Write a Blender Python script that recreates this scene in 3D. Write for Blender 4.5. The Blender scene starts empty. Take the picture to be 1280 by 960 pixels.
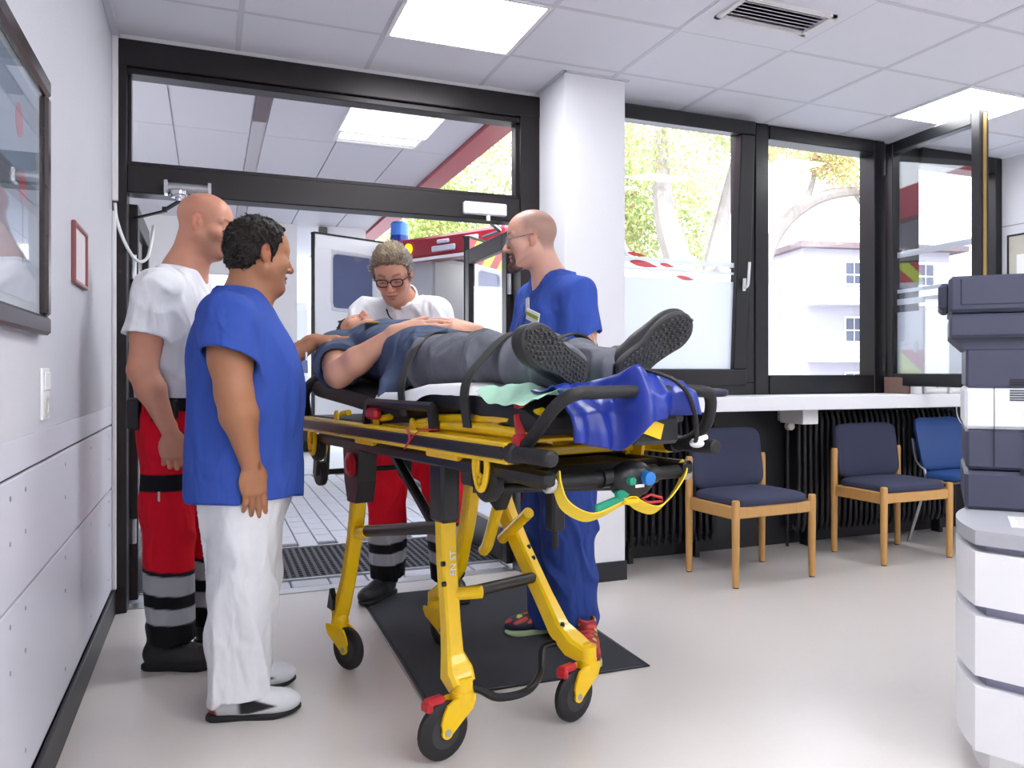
import bpy, bmesh, math, random
import numpy as np
from mathutils import Vector, Matrix
random.seed(7)
rng = np.random.default_rng(7)
SC = bpy.context.scene
COL = SC.collection
PI = math.pi

# ---------------------------------------------------------------- camera
cam_d = bpy.data.cameras.new('camera')
cam = bpy.data.objects.new('camera', cam_d)
COL.objects.link(cam)
cam.location = (0, 0, 1.14)
cam.rotation_euler = (PI/2, 0, -math.radians(23.667))
cam_d.sensor_width = 36.0
cam_d.lens = 36.0*1045/1280
cam_d.shift_x = -80/1280
cam_d.shift_y = -14/1280
cam_d.clip_end = 300
SC.camera = cam

# ---------------------------------------------------------------- sky, sun, exposure
w = bpy.data.worlds.new('world'); SC.world = w
w.use_nodes = True
nt = w.node_tree
bg = nt.nodes['Background']
tc = nt.nodes.new('ShaderNodeTexCoord'); sp = nt.nodes.new('ShaderNodeSeparateXYZ')
rp = nt.nodes.new('ShaderNodeValToRGB')
rp.color_ramp.elements[0].position = 0.0; rp.color_ramp.elements[0].color = (0.93, 0.95, 1.0, 1)
rp.color_ramp.elements[1].position = 0.9; rp.color_ramp.elements[1].color = (0.72, 0.84, 1.0, 1)
nt.links.new(tc.outputs['Generated'], sp.inputs[0]); nt.links.new(sp.outputs['Z'], rp.inputs[0])
nt.links.new(rp.outputs[0], bg.inputs[0])
bg.inputs[1].default_value = 2.3
sd = bpy.data.lights.new('sun', 'SUN'); so = bpy.data.objects.new('sun', sd); COL.objects.link(so)
sd.energy = 3.0; sd.angle = math.radians(3); sd.color = (1.0, 0.96, 0.9)
so.rotation_euler = (math.radians(48), 0, math.radians(-28))
SC.view_settings.view_transform = 'Standard'; SC.view_settings.look = 'None'
SC.view_settings.gamma = 1.0; SC.view_settings.use_curve_mapping = False
SC.view_settings.exposure = 0.8
LAMP = 14.0          # ceiling luminaire emission

# ---------------------------------------------------------------- materials
MATS = {}
def lin(c):
    return tuple((x/12.92 if x <= .04045 else ((x+.055)/1.055)**2.4) for x in c)
def mat(name, rgb, rough=.5, metal=0., var=.06, scale=18., bump=0., bscale=None, spec=.5, stretch=None, attr=None, wrinkle=0, coat=0., sub=0., srgb=True):
    if name in MATS: return MATS[name]
    m = bpy.data.materials.new(name); m.use_nodes = True
    t = m.node_tree; N = t.nodes; L = t.links
    b = N['Principled BSDF']
    c = lin([v/255 for v in rgb]) if srgb else rgb
    b.inputs['Roughness'].default_value = rough
    b.inputs['Metallic'].default_value = metal
    b.inputs['Specular IOR Level'].default_value = spec
    if coat: b.inputs['Coat Weight'].default_value = coat
    if sub:
        b.inputs['Subsurface Weight'].default_value = sub
        b.inputs['Subsurface Radius'].default_value = (.012, .005, .003)
        b.inputs['Subsurface Scale'].default_value = 1.0
    co = N.new('ShaderNodeTexCoord'); mp = N.new('ShaderNodeMapping')
    L.new(co.outputs['Object'], mp.inputs[0])
    if stretch: mp.inputs['Scale'].default_value = stretch
    nz = N.new('ShaderNodeTexNoise'); nz.inputs['Scale'].default_value = scale; nz.inputs['Detail'].default_value = 4
    L.new(mp.outputs[0], nz.inputs['Vector'])
    cr = N.new('ShaderNodeMapRange'); cr.inputs[3].default_value = 1-var; cr.inputs[4].default_value = 1+var
    L.new(nz.outputs[0], cr.inputs[0])
    mx = N.new('ShaderNodeMix'); mx.data_type = 'RGBA'; mx.blend_type = 'MULTIPLY'; mx.inputs[0].default_value = 1
    if attr:
        at = N.new('ShaderNodeAttribute'); at.attribute_name = attr
        L.new(at.outputs['Color'], mx.inputs[6])
    else:
        mx.inputs[6].default_value = (*c, 1)
    L.new(cr.outputs[0], mx.inputs[7]); L.new(mx.outputs[2], b.inputs['Base Color'])
    if bump:
        n2 = N.new('ShaderNodeTexNoise'); n2.inputs['Scale'].default_value = bscale or scale*3; n2.inputs['Detail'].default_value = 3
        L.new(mp.outputs[0], n2.inputs['Vector'])
        bp = N.new('ShaderNodeBump'); bp.inputs['Strength'].default_value = bump; bp.inputs['Distance'].default_value = .004
        L.new(n2.outputs[0], bp.inputs['Height']); L.new(bp.outputs[0], b.inputs['Normal'])
    if wrinkle:
        n3 = N.new('ShaderNodeTexNoise'); n3.inputs['Scale'].default_value = 12; n3.inputs['Detail'].default_value = 1.5; n3.inputs['Distortion'].default_value = .5
        m3 = N.new('ShaderNodeMapping'); m3.inputs['Scale'].default_value = (1, 1, .45); m3.inputs['Rotation'].default_value = (.35, .3, 0)
        L.new(co.outputs['Object'], m3.inputs[0]); L.new(m3.outputs[0], n3.inputs['Vector'])
        r3 = N.new('ShaderNodeMapRange'); r3.inputs[1].default_value = .32; r3.inputs[2].default_value = .7; r3.interpolation_type = 'SMOOTHSTEP'
        L.new(n3.outputs[0], r3.inputs[0])
        b3 = N.new('ShaderNodeBump'); b3.inputs['Strength'].default_value = wrinkle; b3.inputs['Distance'].default_value = .012
        L.new(r3.outputs[0], b3.inputs['Height'])
        if bump: L.new(bp.outputs[0], b3.inputs['Normal'])
        L.new(b3.outputs[0], b.inputs['Normal'])
    MATS[name] = m
    return m
def emit(name, rgb, s):
    if name in MATS: return MATS[name]
    m = bpy.data.materials.new(name); m.use_nodes = True
    t = m.node_tree; N = t.nodes
    N.remove(N['Principled BSDF'])
    e = N.new('ShaderNodeEmission'); e.inputs[0].default_value = (*rgb, 1); e.inputs[1].default_value = s
    nz = N.new('ShaderNodeTexNoise'); nz.inputs['Scale'].default_value = 60
    cr = N.new('ShaderNodeMapRange'); cr.inputs[3].default_value = s*.97; cr.inputs[4].default_value = s*1.03
    t.links.new(nz.outputs[0], cr.inputs[0]); t.links.new(cr.outputs[0], e.inputs[1])
    t.links.new(e.outputs[0], N['Material Output'].inputs[0])
    MATS[name] = m; return m
def glass(name, tint=(1, 1, 1), refl=1.0, film=0., filmcol=(.9, .93, .97)):
    # thin architectural glass: straight-through transmission plus a Fresnel mirror, optionally a milky film
    if name in MATS: return MATS[name]
    m = bpy.data.materials.new(name); m.use_nodes = True
    t = m.node_tree; N = t.nodes; L = t.links
    N.remove(N['Principled BSDF'])
    tr = N.new('ShaderNodeBsdfTransparent'); tr.inputs[0].default_value = (*tint, 1)
    gl = N.new('ShaderNodeBsdfGlossy'); gl.inputs['Roughness'].default_value = .02
    fr = N.new('ShaderNodeFresnel')
    ge = N.new('ShaderNodeNewGeometry'); io = N.new('ShaderNodeMapRange'); io.inputs[3].default_value = 1.52; io.inputs[4].default_value = 1/1.52
    L.new(ge.outputs['Backfacing'], io.inputs[0]); L.new(io.outputs[0], fr.inputs[0])
    ml = N.new('ShaderNodeMath'); ml.operation = 'MULTIPLY'; ml.inputs[1].default_value = refl
    L.new(fr.outputs[0], ml.inputs[0])
    base = tr.outputs[0]
    if film:
        d = N.new('ShaderNodeBsdfTranslucent'); d.inputs[0].default_value = (*filmcol, 1)
        d2 = N.new('ShaderNodeBsdfDiffuse'); d2.inputs[0].default_value = (*filmcol, 1)
        a = N.new('ShaderNodeMixShader'); a.inputs[0].default_value = .35
        L.new(d.outputs[0], a.inputs[1]); L.new(d2.outputs[0], a.inputs[2])
        f = N.new('ShaderNodeMixShader'); f.inputs[0].default_value = film
        L.new(tr.outputs[0], f.inputs[1]); L.new(a.outputs[0], f.inputs[2]); base = f.outputs[0]
    mx = N.new('ShaderNodeMixShader')
    L.new(ml.outputs[0], mx.inputs[0]); L.new(base, mx.inputs[1]); L.new(gl.outputs[0], mx.inputs[2])
    L.new(mx.outputs[0], N['Material Output'].inputs[0])
    MATS[name] = m; return m

# ---------------------------------------------------------------- mesh builder
def basis(d):
    d = np.array(d, float); d /= np.linalg.norm(d)
    u = np.cross(d, (0, 0, 1.)) if abs(d[2]) < .95 else np.cross(d, (1., 0, 0))
    u /= np.linalg.norm(u); return u, np.cross(d, u), d
def catmull(pts, n=6, closed=False):
    P = np.array(pts, float); out = []
    m = len(P)
    if m < 3: return P
    for i in range(m if closed else m-1):
        if closed: a, b, c, d = P[(i-1) % m], P[i], P[(i+1) % m], P[(i+2) % m]
        else: a, b, c, d = P[max(i-1, 0)], P[i], P[i+1], P[min(i+2, m-1)]
        for t in np.arange(n)/n:
            out.append(.5*((2*b)+(c-a)*t+(2*a-5*b+4*c-d)*t*t+(3*b-a-3*c+d)*t**3))
    if not closed: out.append(P[-1])
    return np.array(out)
class MB:
    def __init__(s): s.v = []; s.f = []
    def add(s, vs, fs):
        o = len(s.v); s.v += [tuple(map(float, p)) for p in vs]; s.f += [tuple(i+o for i in f) for f in fs]; return s
    def box(s, c, d, rot=None, r=0.):
        """centre, full size, optional 3x3 rotation, chamfer r"""
        h = np.array(d, float)/2; vs = []; fs = []
        r = min(r, .48*min(d))
        if r <= 0:
            vs = [(x, y, z) for x in (-h[0], h[0]) for y in (-h[1], h[1]) for z in (-h[2], h[2])]
            fs = [(0, 1, 3, 2), (4, 6, 7, 5), (0, 4, 5, 1), (2, 3, 7, 6), (0, 2, 6, 4), (1, 5, 7, 3)]
        else:
            idx = {}
            for sx in (-1, 1):
                for sy in (-1, 1):
                    for sz in (-1, 1):
                        for ax in range(3):
                            q = np.array([sx, sy, sz])*(h-r); q[ax] += (sx, sy, sz)[ax]*r
                            idx[(sx, sy, sz, ax)] = len(vs); vs.append(tuple(q))
            def face(keys):
                P = np.array([vs[idx[k]] for k in keys]); c0 = P.mean(0)
                n = np.cross(P[1]-P[0], P[2]-P[0])
                ks = keys if n @ c0 > 0 else keys[::-1]
                fs.append(tuple(idx[k] for k in ks))
            sg = [(-1, -1), (1, -1), (1, 1), (-1, 1)]
            for ax in range(3):
                o = [a for a in range(3) if a != ax]
                for sgn in (-1, 1):
                    ks = []
                    for a, b in sg:
                        q = [0, 0, 0]; q[ax] = sgn; q[o[0]] = a; q[o[1]] = b; ks.append((*q, ax))
                    face(ks)
                for a, b in sg:     # edges parallel to ax
                    ks = []
                    for e, which in ((-1, o[0]), (1, o[0]), (1, o[1]), (-1, o[1])):
                        q = [0, 0, 0]; q[ax] = e; q[o[0]] = a; q[o[1]] = b; ks.append((*q, which))
                    face(ks)
            for sx in (-1, 1):
                for sy in (-1, 1):
                    for sz in (-1, 1): face([(sx, sy, sz, k) for k in range(3)])
        V = np.array(vs)
        if rot is not None: V = V @ np.array(rot).T
        return s.add(V+np.array(c, float), fs)
    def bx(s, x0, x1, y0, y1, z0, z1, r=0.):
        return s.box(((x0+x1)/2, (y0+y1)/2, (z0+z1)/2), (abs(x1-x0), abs(y1-y0), abs(z1-z0)), None, r)
    def beam(s, p0, p1, wd, th, up=(0, 0, 1), r=0.):
        """rectangular bar from p0 to p1: wd across, th along 'up'"""
        p0 = np.array(p0, float); p1 = np.array(p1, float); d = p1-p0; L = np.linalg.norm(d); d /= L
        x = np.cross(d, up); x /= np.linalg.norm(x); u = np.cross(x, d)
        return s.box((p0+p1)/2, (wd, L, th), np.array([x, d, u]).T, r)
    def cyl(s, p0, p1, r0, r1=None, n=14, caps=True):
        r1 = r0 if r1 is None else r1
        p0 = np.array(p0, float); p1 = np.array(p1, float); u, v, d = basis(p1-p0)
        a = np.arange(n)*2*PI/n; ring = np.outer(np.cos(a), u)+np.outer(np.sin(a), v)
        V = np.vstack([p0+ring*r0, p1+ring*r1]); F = [(i, (i+1) % n, n+(i+1) % n, n+i) for i in range(n)]
        if caps: F += [tuple(range(n-1, -1, -1)), tuple(range(n, 2*n))]
        return s.add(V, F)
    def lathe(s, p0, axis, prof, n=20, caps=True):
        """prof: (distance along axis, radius)"""
        u, v, d = basis(axis); p0 = np.array(p0, float); a = np.arange(n)*2*PI/n
        ring = np.outer(np.cos(a), u)+np.outer(np.sin(a), v)
        V = np.vstack([p0+d*t+ring*max(r, 1e-4) for t, r in prof]); m = len(prof)
        F = [(k*n+i, k*n+(i+1) % n, (k+1)*n+(i+1) % n, (k+1)*n+i) for k in range(m-1) for i in range(n)]
        if caps: F += [tuple(range(n-1, -1, -1)), tuple(range((m-1)*n, m*n))]
        return s.add(V, F)
    def tube(s, pts, r, n=10, smooth=0, closed=False, flat=None):
        P = catmull(pts, smooth, closed) if smooth else np.array(pts, float)
        m = len(P); R = np.full(m, r) if np.isscalar(r) else np.interp(np.linspace(0, 1, m), np.linspace(0, 1, len(r)), r)
        T = np.gradient(P, axis=0) if not closed else np.roll(P, -1, 0)-np.roll(P, 1, 0)
        T /= np.linalg.norm(T, axis=1)[:, None]
        u, v, _ = basis(T[0]); V = []; a = np.arange(n)*2*PI/n
        for i in range(m):
            u = u-T[i]*(u @ T[i]); u /= np.linalg.norm(u); v = np.cross(T[i], u)
            V.append(P[i]+R[i]*(np.outer(np.cos(a), u)+np.outer(np.sin(a), v)))
        F = [(k*n+i, k*n+(i+1) % n, (k+1)*n+(i+1) % n, (k+1)*n+i) for k in range(m-1) for i in range(n)]
        if closed: F += [((m-1)*n+i, (m-1)*n+(i+1) % n, (i+1) % n, i) for i in range(n)]
        else: F += [tuple(range(n-1, -1, -1)), tuple(range((m-1)*n, m*n))]
        return s.add(np.vstack(V), F)
    def strip(s, pts, wd, th, side, smooth=0):
        """flat webbing along pts; side = width direction (one vector, or one per point)"""
        P = catmull(pts, smooth) if smooth else np.array(pts, float); m = len(P)
        S = np.array(side, float)
        if S.ndim == 1: S = np.tile(S, (m, 1))
        else:
            S = np.array([np.interp(np.linspace(0, 1, m), np.linspace(0, 1, len(S)), S[:, k]) for k in range(3)]).T
        S /= np.linalg.norm(S, axis=1)[:, None]
        T = np.gradient(P, axis=0); T /= np.linalg.norm(T, axis=1)[:, None]
        Nn = np.cross(T, S); Nn /= np.linalg.norm(Nn, axis=1)[:, None]
        V = []
        for i in range(m):
            V += [P[i]-S[i]*wd/2-Nn[i]*th/2, P[i]+S[i]*wd/2-Nn[i]*th/2, P[i]+S[i]*wd/2+Nn[i]*th/2, P[i]-S[i]*wd/2+Nn[i]*th/2]
        F = [(4*k+i, 4*k+(i+1) % 4, 4*k+4+(i+1) % 4, 4*k+4+i) for k in range(m-1) for i in range(4)]
        F += [(3, 2, 1, 0), (4*m-4, 4*m-3, 4*m-2, 4*m-1)]
        return s.add(V, F)
    def prism(s, poly, o, u, v, th):
        """polygon (a,b) at o+a*u+b*v, extruded by th along u x v"""
        o = np.array(o, float); u = np.array(u, float); v = np.array(v, float); n = np.cross(u, v); n /= np.linalg.norm(n)
        k = len(poly); A = [o+a*u+b*v for a, b in poly]
        ar = sum(poly[i][0]*poly[(i+1) % k][1]-poly[(i+1) % k][0]*poly[i][1] for i in range(k))
        V = A+[q+n*th for q in A]; F = [tuple(range(k-1, -1, -1)), tuple(range(k, 2*k))]+[(i, (i+1) % k, k+(i+1) % k, k+i) for i in range(k)]
        if (ar < 0) != (th < 0): F = [f[::-1] for f in F]
        return s.add(V, F)
    def ell(s, c, r, n=14, m=9, rot=None):
        V = []; F = []
        for j in range(m+1):
            ph = PI*j/m
            for i in range(n):
                a = 2*PI*i/n; V.append((r[0]*math.sin(ph)*math.cos(a), r[1]*math.sin(ph)*math.sin(a), r[2]*math.cos(ph)))
        for j in range(m):
            for i in range(n): F.append((j*n+i, (j+1)*n+i, (j+1)*n+(i+1) % n, j*n+(i+1) % n))
        V = np.array(V)
        if rot is not None: V = V @ np.array(rot).T
        return s.add(V+np.array(c, float), F)
    def grid(s, fn, nu, nv):
        V = [fn(i/nu, j/nv) for i in range(nu+1) for j in range(nv+1)]
        F = [(i*(nv+1)+j, (i+1)*(nv+1)+j, (i+1)*(nv+1)+j+1, i*(nv+1)+j+1) for i in range(nu) for j in range(nv)]
        return s.add(V, F)
    def mesh(s, name, m, smooth=35):
        me = bpy.data.meshes.new(name); me.from_pydata(s.v, [], s.f); me.update()
        if m: me.materials.append(m)
        if smooth:
            me.shade_smooth()
            if smooth < 180: me.set_sharp_from_angle(angle=math.radians(smooth))
        return me
    def build(s, name, m, parent=None, smooth=35, loc=None):
        o = bpy.data.objects.new(name, s.mesh(name, m, smooth)); COL.objects.link(o)
        if parent is not None: o.parent = parent
        if loc is not None: o.location = loc
        return o
def tag(o, label=None, cat=None, group=None, kind=None):
    if label: o['label'] = label
    if cat: o['category'] = cat
    if group: o['group'] = group
    if kind: o['kind'] = kind
    return o
def thing(name, label, cat, loc=(0, 0, 0), rz=0., group=None):
    o = bpy.data.objects.new(name, None); COL.objects.link(o); o.location = loc; o.rotation_euler = (0, 0, rz)
    o.empty_display_size = .05
    return tag(o, label, cat, group)
def struct(o): o['kind'] = 'structure'; return o
def sroot(name, loc=(0, 0, 0)):
    o = bpy.data.objects.new(name, None); COL.objects.link(o); o.location = loc; return struct(o)
def inst(me, name, parent, loc=(0, 0, 0), rot=(0, 0, 0), sc=(1, 1, 1)):
    o = bpy.data.objects.new(name, me); COL.objects.link(o); o.parent = parent; o.location = loc; o.rotation_euler = rot; o.scale = sc
    return o
def kids(o): return [c for c in bpy.data.objects if c.parent == o]
def dup(root, loc, rz, label, group=None):
    r = root.copy(); COL.objects.link(r); r.location = loc; r.rotation_euler = (0, 0, rz); r['label'] = label
    if group: r['group'] = group
    for c in kids(root):
        d = c.copy(); COL.objects.link(d); d.parent = r
        for g in kids(c):
            e = g.copy(); COL.objects.link(e); e.parent = d
    return r
def text(body, size, m, name, parent, loc, rot, depth=.0006):
    cu = bpy.data.curves.new(name, 'FONT'); cu.body = body; cu.size = size; cu.align_x = 'CENTER'; cu.align_y = 'CENTER'; cu.extrude = depth; cu.resolution_u = 2
    tmp = bpy.data.objects.new(name+'_c', cu); COL.objects.link(tmp)
    dg = bpy.context.evaluated_depsgraph_get(); me = bpy.data.meshes.new_from_object(tmp.evaluated_get(dg)); bpy.data.objects.remove(tmp)
    me.materials.clear(); me.materials.append(m)
    o = bpy.data.objects.new(name, me); COL.objects.link(o); o.parent = parent; o.location = loc; o.rotation_euler = rot
    return o
# ================================================================ SETTING
H = 2.75; XL, XR, YW, YB = -.42, 5.46, 4.56, -3.0
M_wall = mat('wall_paint', (232, 232, 237), .75, var=.015, scale=6, bump=.25, bscale=160)
M_wallp = mat('textured_wallpaper', (206, 206, 213), .7, var=.02, scale=10, bump=.5, bscale=230)
M_panel = mat('white_laminate_panel', (214, 215, 225), .38, var=.012, scale=3)
M_black = mat('black_plastic', (24, 25, 29), .42, var=.15, scale=30)
M_blackwall = mat('black_wall_paint', (20, 20, 27), .5, var=.12, scale=8, bump=.1)
M_skirt = mat('black_vinyl_skirting', (30, 31, 36), .45, var=.1, scale=14)
M_frame = mat('dark_brown_anodised_frame', (33, 28, 31), .36, metal=.25, var=.12, scale=26, stretch=(1, 1, .08))
M_frame2 = mat('black_window_frame', (15, 15, 20), .36, var=.12, scale=26)
M_white = mat('white_plastic', (238, 238, 240), .4, var=.015)
M_floor = mat('pale_linoleum', (214, 208, 203), .3, var=.035, scale=45, bump=.03, bscale=300, spec=.5)
M_tile = mat('ceiling_tile', (228, 228, 236), .85, var=.012, scale=9, bump=.25, bscale=190)
M_grid = mat('ceiling_grid_metal', (205, 205, 214), .5, var=.02)
M_steel = mat('brushed_steel', (190, 192, 196), .3, metal=.9, var=.08, scale=60)
M_chrome = mat('chrome', (214, 216, 220), .14, metal=1., var=.03)
M_glass = glass('window_glass')
M_sashglass = glass('open_sash_glass', (.95, .96, .97), 2.2)
M_frost = glass('frosted_film', film=.86, refl=.6)
M_stripe = glass('frosted_stripe', film=.93, refl=.5)
M_redfilm = glass('red_film', film=.8, filmcol=(.75, .1, .12), refl=.5)

fl = struct(MB().bx(XL-.1, XR+.1, YB-.1, YW+.02, -.1, 0).build('floor', M_floor, smooth=0))
# --- left wall: wallpaper above, screwed laminate panels below
wl = sroot('wall_left')
MB().bx(XL-.12, XL, YB, YW+.04, .985, H).build('wallpapered_wall', M_wallp, wl, 0)
MB().bx(XL-.12, XL-.012, YB, YW+.04, 0, .99).build('backing', mat('dark_joint', (84, 80, 84), .8), wl, 0)
for z0, z1 in ((.9, .984), (.603, .892), (.125, .595)):
    for y0, y1 in ((-1.0, 4.555), (-2.99, -1.008)):
        MB().bx(XL-.012, XL, y0, y1, z0, z1, .002).build('panel', M_panel, wl, 0)
sm = MB().lathe((0, 0, 0), (1, 0, 0), [(0, .006), (.0015, .006), (.0025, .004)], 8).mesh('screw', M_steel)
for y in (.2, .37, 1.0, 1.18, 1.65, 1.82, 2.28, 2.455, 3.08, 3.71, 4.33):
    for z in (.85, .746, .555, .449, .2):
        inst(sm, 'screw', wl, (XL, y, z))
struct(MB().bx(XL, XL+.014, YB, YW-.05, 0, .118, .003).build('baseboard_left', M_skirt, smooth=0))
t1 = struct(MB().bx(XL, XL+.025, YW-.1, YW-.07, 1.95, H-.02, .003).bx(XL, XL+.018, YW-.1, YW-.075, .12, 1.9, .003).build('trim_1', M_white, smooth=0))
struct(MB().bx(XL, XL+.03, YB, YW-.03, H-.028, H, .003).build('trim_2', M_grid, smooth=0))
struct(MB().bx(XR, XR+.12, YB, YW+.1, 0, H).build('wall_right', M_wall, smooth=0))
struct(MB().bx(XL-.1, XR+.1, YB-.12, YB, 0, H).build('wall_back', M_wall, smooth=0))
# seam strip on the right wall and the notice board
struct(MB().bx(XR-.004, XR, 0, 4.56, 2.232, 2.239).build('trim_3', mat('seam_grey', (165, 165, 172), .6), smooth=0))
# --- ceiling tiles hung in a metal grid
ce = sroot('ceiling')
MB().bx(XL-.1, XR+.1, YB-.1, YW+.1, H+.02, H+.12).build('slab', M_white, ce, 0)
GX = [.13+.63*k for k in range(-1, 10)]; GY = [4.02-.615*k for k in range(-1, 13)]
xs = sorted([XL]+[x for x in GX if XL < x < XR]+[XR]); ys = sorted([YB]+[y for y in GY if YB < y < YW]+[YW])
full = {}
LIGHTS = [(1, a) for a in (0, 4, 6, 9)]+[(6, a) for a in (0, 4, 6, 9)]+[(3, 6), (3, 9)]  # only the front row is in view; the others are unseen, added as fill
def lightcell(x0, y0):
    for kx, ky in LIGHTS:
        if abs(x0-(.13+.63*kx)) < .02 and abs(y0-(4.02-.615*(ky+1))) < .02: return True
    return abs(x0-2.02) < .02 and abs(y0-2.79) < .02
for i in range(len(xs)-1):
    for j in range(len(ys)-1):
        x0, x1, y0, y1 = xs[i], xs[i+1], ys[j], ys[j+1]
        if lightcell(x0, y0): continue
        k = (round(x1-x0, 3), round(y1-y0, 3))
        if k not in full: full[k] = MB().box((0, 0, 0), (k[0]-.016, k[1]-.016, .016), None, .003).mesh('tile', M_tile, 0)
        inst(full[k], 'tile', ce, ((x0+x1)/2, (y0+y1)/2, H+.011+random.uniform(-.0012, .0012)))
for x in xs[1:-1]: MB().bx(x-.012, x+.012, YB, YW, H+.001, H+.02).build('grid_bar', M_grid, ce, 0)
for y in ys[1:-1]: MB().bx(XL, XR, y-.012, y+.012, H+.0015, H+.02).build('grid_bar', M_grid, ce, 0)
M_lamp = emit('luminaire_diffuser', (.97, .98, 1.), LAMP)
lnames = ['square ceiling light panel above the doorway', 'square ceiling light panel above the open window sash']
for n, (kx, ky) in enumerate(LIGHTS):
    x0 = .13+.63*kx; y1 = 4.02-.615*ky
    lab = {(1, 4): 'added unseen ceiling fill light second from the doorway along the left wall', (1, 6): 'added unseen ceiling fill light third from the doorway along the left wall', (1, 9): 'added unseen ceiling fill light fourth from the doorway along the left wall', (6, 4): 'added unseen ceiling fill light second from the windows on the right', (6, 6): 'added unseen ceiling fill light third from the windows on the right', (6, 9): 'added unseen ceiling fill light fourth from the windows on the right', (3, 6): 'added unseen ceiling fill light in the middle of the room behind the vent', (3, 9): 'added unseen ceiling fill light in the middle row at the back of the room', (1, 0): 'bright square ceiling light panel in front of the doorway', (6, 0): 'bright square ceiling light panel above the open window sash'}[(kx, ky)]
    t = thing('ceiling_light', lab, 'ceiling light', (x0+.315, y1-.3075, H), 0, 'ceiling lights')
    MB().bx(-.29, .29, -.285, .285, -.002, .006).build('diffuser', M_lamp, t, 0)
    f = MB()
    for a in (-1, 1):
        f.bx(a*.29, a*.31, -.305, .305, -.006, .012); f.bx(-.29, .29, a*.285, a*.303, -.006, .012)
    f.build('frame', M_white, t, 0)
# --- air vent
t = thing('ceiling_vent', 'white ceiling air vent with dark slats', 'vent', (2.335, 3.1, H))
M_beige = mat('vent_frame', (226, 224, 222), .5)
f = MB()
f.bx(-.315, .315, .105, .3, -.002, .012).bx(-.315, .315, -.31, -.13, -.002, .012).bx(-.315, -.25, -.13, .105, -.002, .012).bx(.25, .315, -.13, .105, -.002, .012)
f.build('tile', M_tile, t, 0)
f = MB(); f.bx(-.25, .25, .085, .105, -.014, .004).bx(-.25, .25, -.13, -.11, -.014, .004).bx(-.25, -.225, -.13, .105, -.014, .004).bx(.225, .25, -.13, .105, -.014, .004)
f.build('frame', M_beige, t, 0)
MB().bx(-.23, .23, -.12, .09, .02, .03).build('duct', M_black, t, 0)
me = MB().box((0, 0, 0), (.45, .022, .003), Matrix.Rotation(.6, 3, 'X')).mesh('slat', M_grid, 0)
for k in range(7): inst(me, 'slat', t, (0, -.1+.03*k, .002))

# --- door wall: one big dark frame with a transom pane
dr = sroot('door_1', (0, YW, 0))
MB().bx(XL, -.36, -.07, .08, 0, 2.72, .004).build('jamb', M_frame, dr, 0)
MB().bx(1.625, 1.74, -.07, .08, 0, 2.72, .004).build('jamb', M_frame, dr, 0)
MB().bx(XL, 1.74, -.075, .08, 2.6, 2.725, .004).bx(-.36, 1.625, -.05, .06, 2.57, 2.6, .003).build('head_rail', M_frame, dr, 0)
MB().bx(-.36, 1.625, -.06, .08, 2.0, 2.135, .005).bx(-.36, 1.625, -.035, .05, 2.135, 2.155, .003).build('transom_bar', M_frame, dr, 0)
MB().bx(-.36, 1.625, .0, .006, 2.15, 2.575).build('transom_pane', M_glass, dr, 0)
MB().bx(-.36, -.345, -.02, .05, 2.15, 2.6).bx(1.61, 1.625, -.02, .05, 2.15, 2.6).build('glazing_bead', M_frame, dr, 0)
MB().bx(XL, 1.76, -.05, .08, 2.72, H+.02).build('head_filler', M_white, dr, 0)
MB().bx(XL, 1.74, -.02, .08, -.02, .004).build('threshold', M_steel, dr, 0)
# open door leaf folded back outside on the left, and its partner on the right
for nm, xx, s in (('door_2', -.345, 1), ('door_3', 1.612, -1)):
    d2 = sroot(nm, (xx, YW+.085, 0))
    lf = MB(); ln = .86
    lf.bx(-.022, .022, 0, .085, .02, 1.97, .004).bx(-.022, .022, ln-.085, ln, .02, 1.97, .004)
    lf.bx(-.022, .022, .085, ln-.085, 1.87, 1.97, .004).bx(-.022, .022, .085, ln-.085, .02, .22, .004)
    lf.build('leaf_frame', M_frame, d2, 0)
    MB().bx(-.004, .004, .08, ln-.08, .2, 1.88).build('pane', M_glass, d2, 0)
    if s < 0: MB().beam((-.03, .1, 1.99), (-.17, -.05, 2.03), .025, .012).beam((-.03, .1, 1.985), (-.05, .35, 1.985), .025, .012).build('stay_arm', M_steel, d2)
    MB().cyl((0, .0, .3), (0, .0, .42), .016).cyl((0, 0, 1.6), (0, 0, 1.72), .016).build('hinge', M_steel, d2)
# pillar right of the door
pl = sroot('wall_pillar')
MB().bx(1.74, 2.1, 4.12, YW+.1, 0, H+.01).build('pillar_shaft', M_wall, pl, 0)
MB().bx(1.735, 2.108, 4.108, 4.12, 0, .105).bx(2.1, 2.108, 4.12, YW, 0, .105).bx(1.73, 1.74, 4.108, YW, 0, .105).build('baseboard_strip', M_skirt, pl, 0)
MB().bx(1.73, 2.12, 4.1, 4.12, H-.004, H+.01).bx(1.722, 1.74, 4.1, YW, H-.004, H+.01).build('edge_angle', M_grid, pl, 0)

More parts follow.
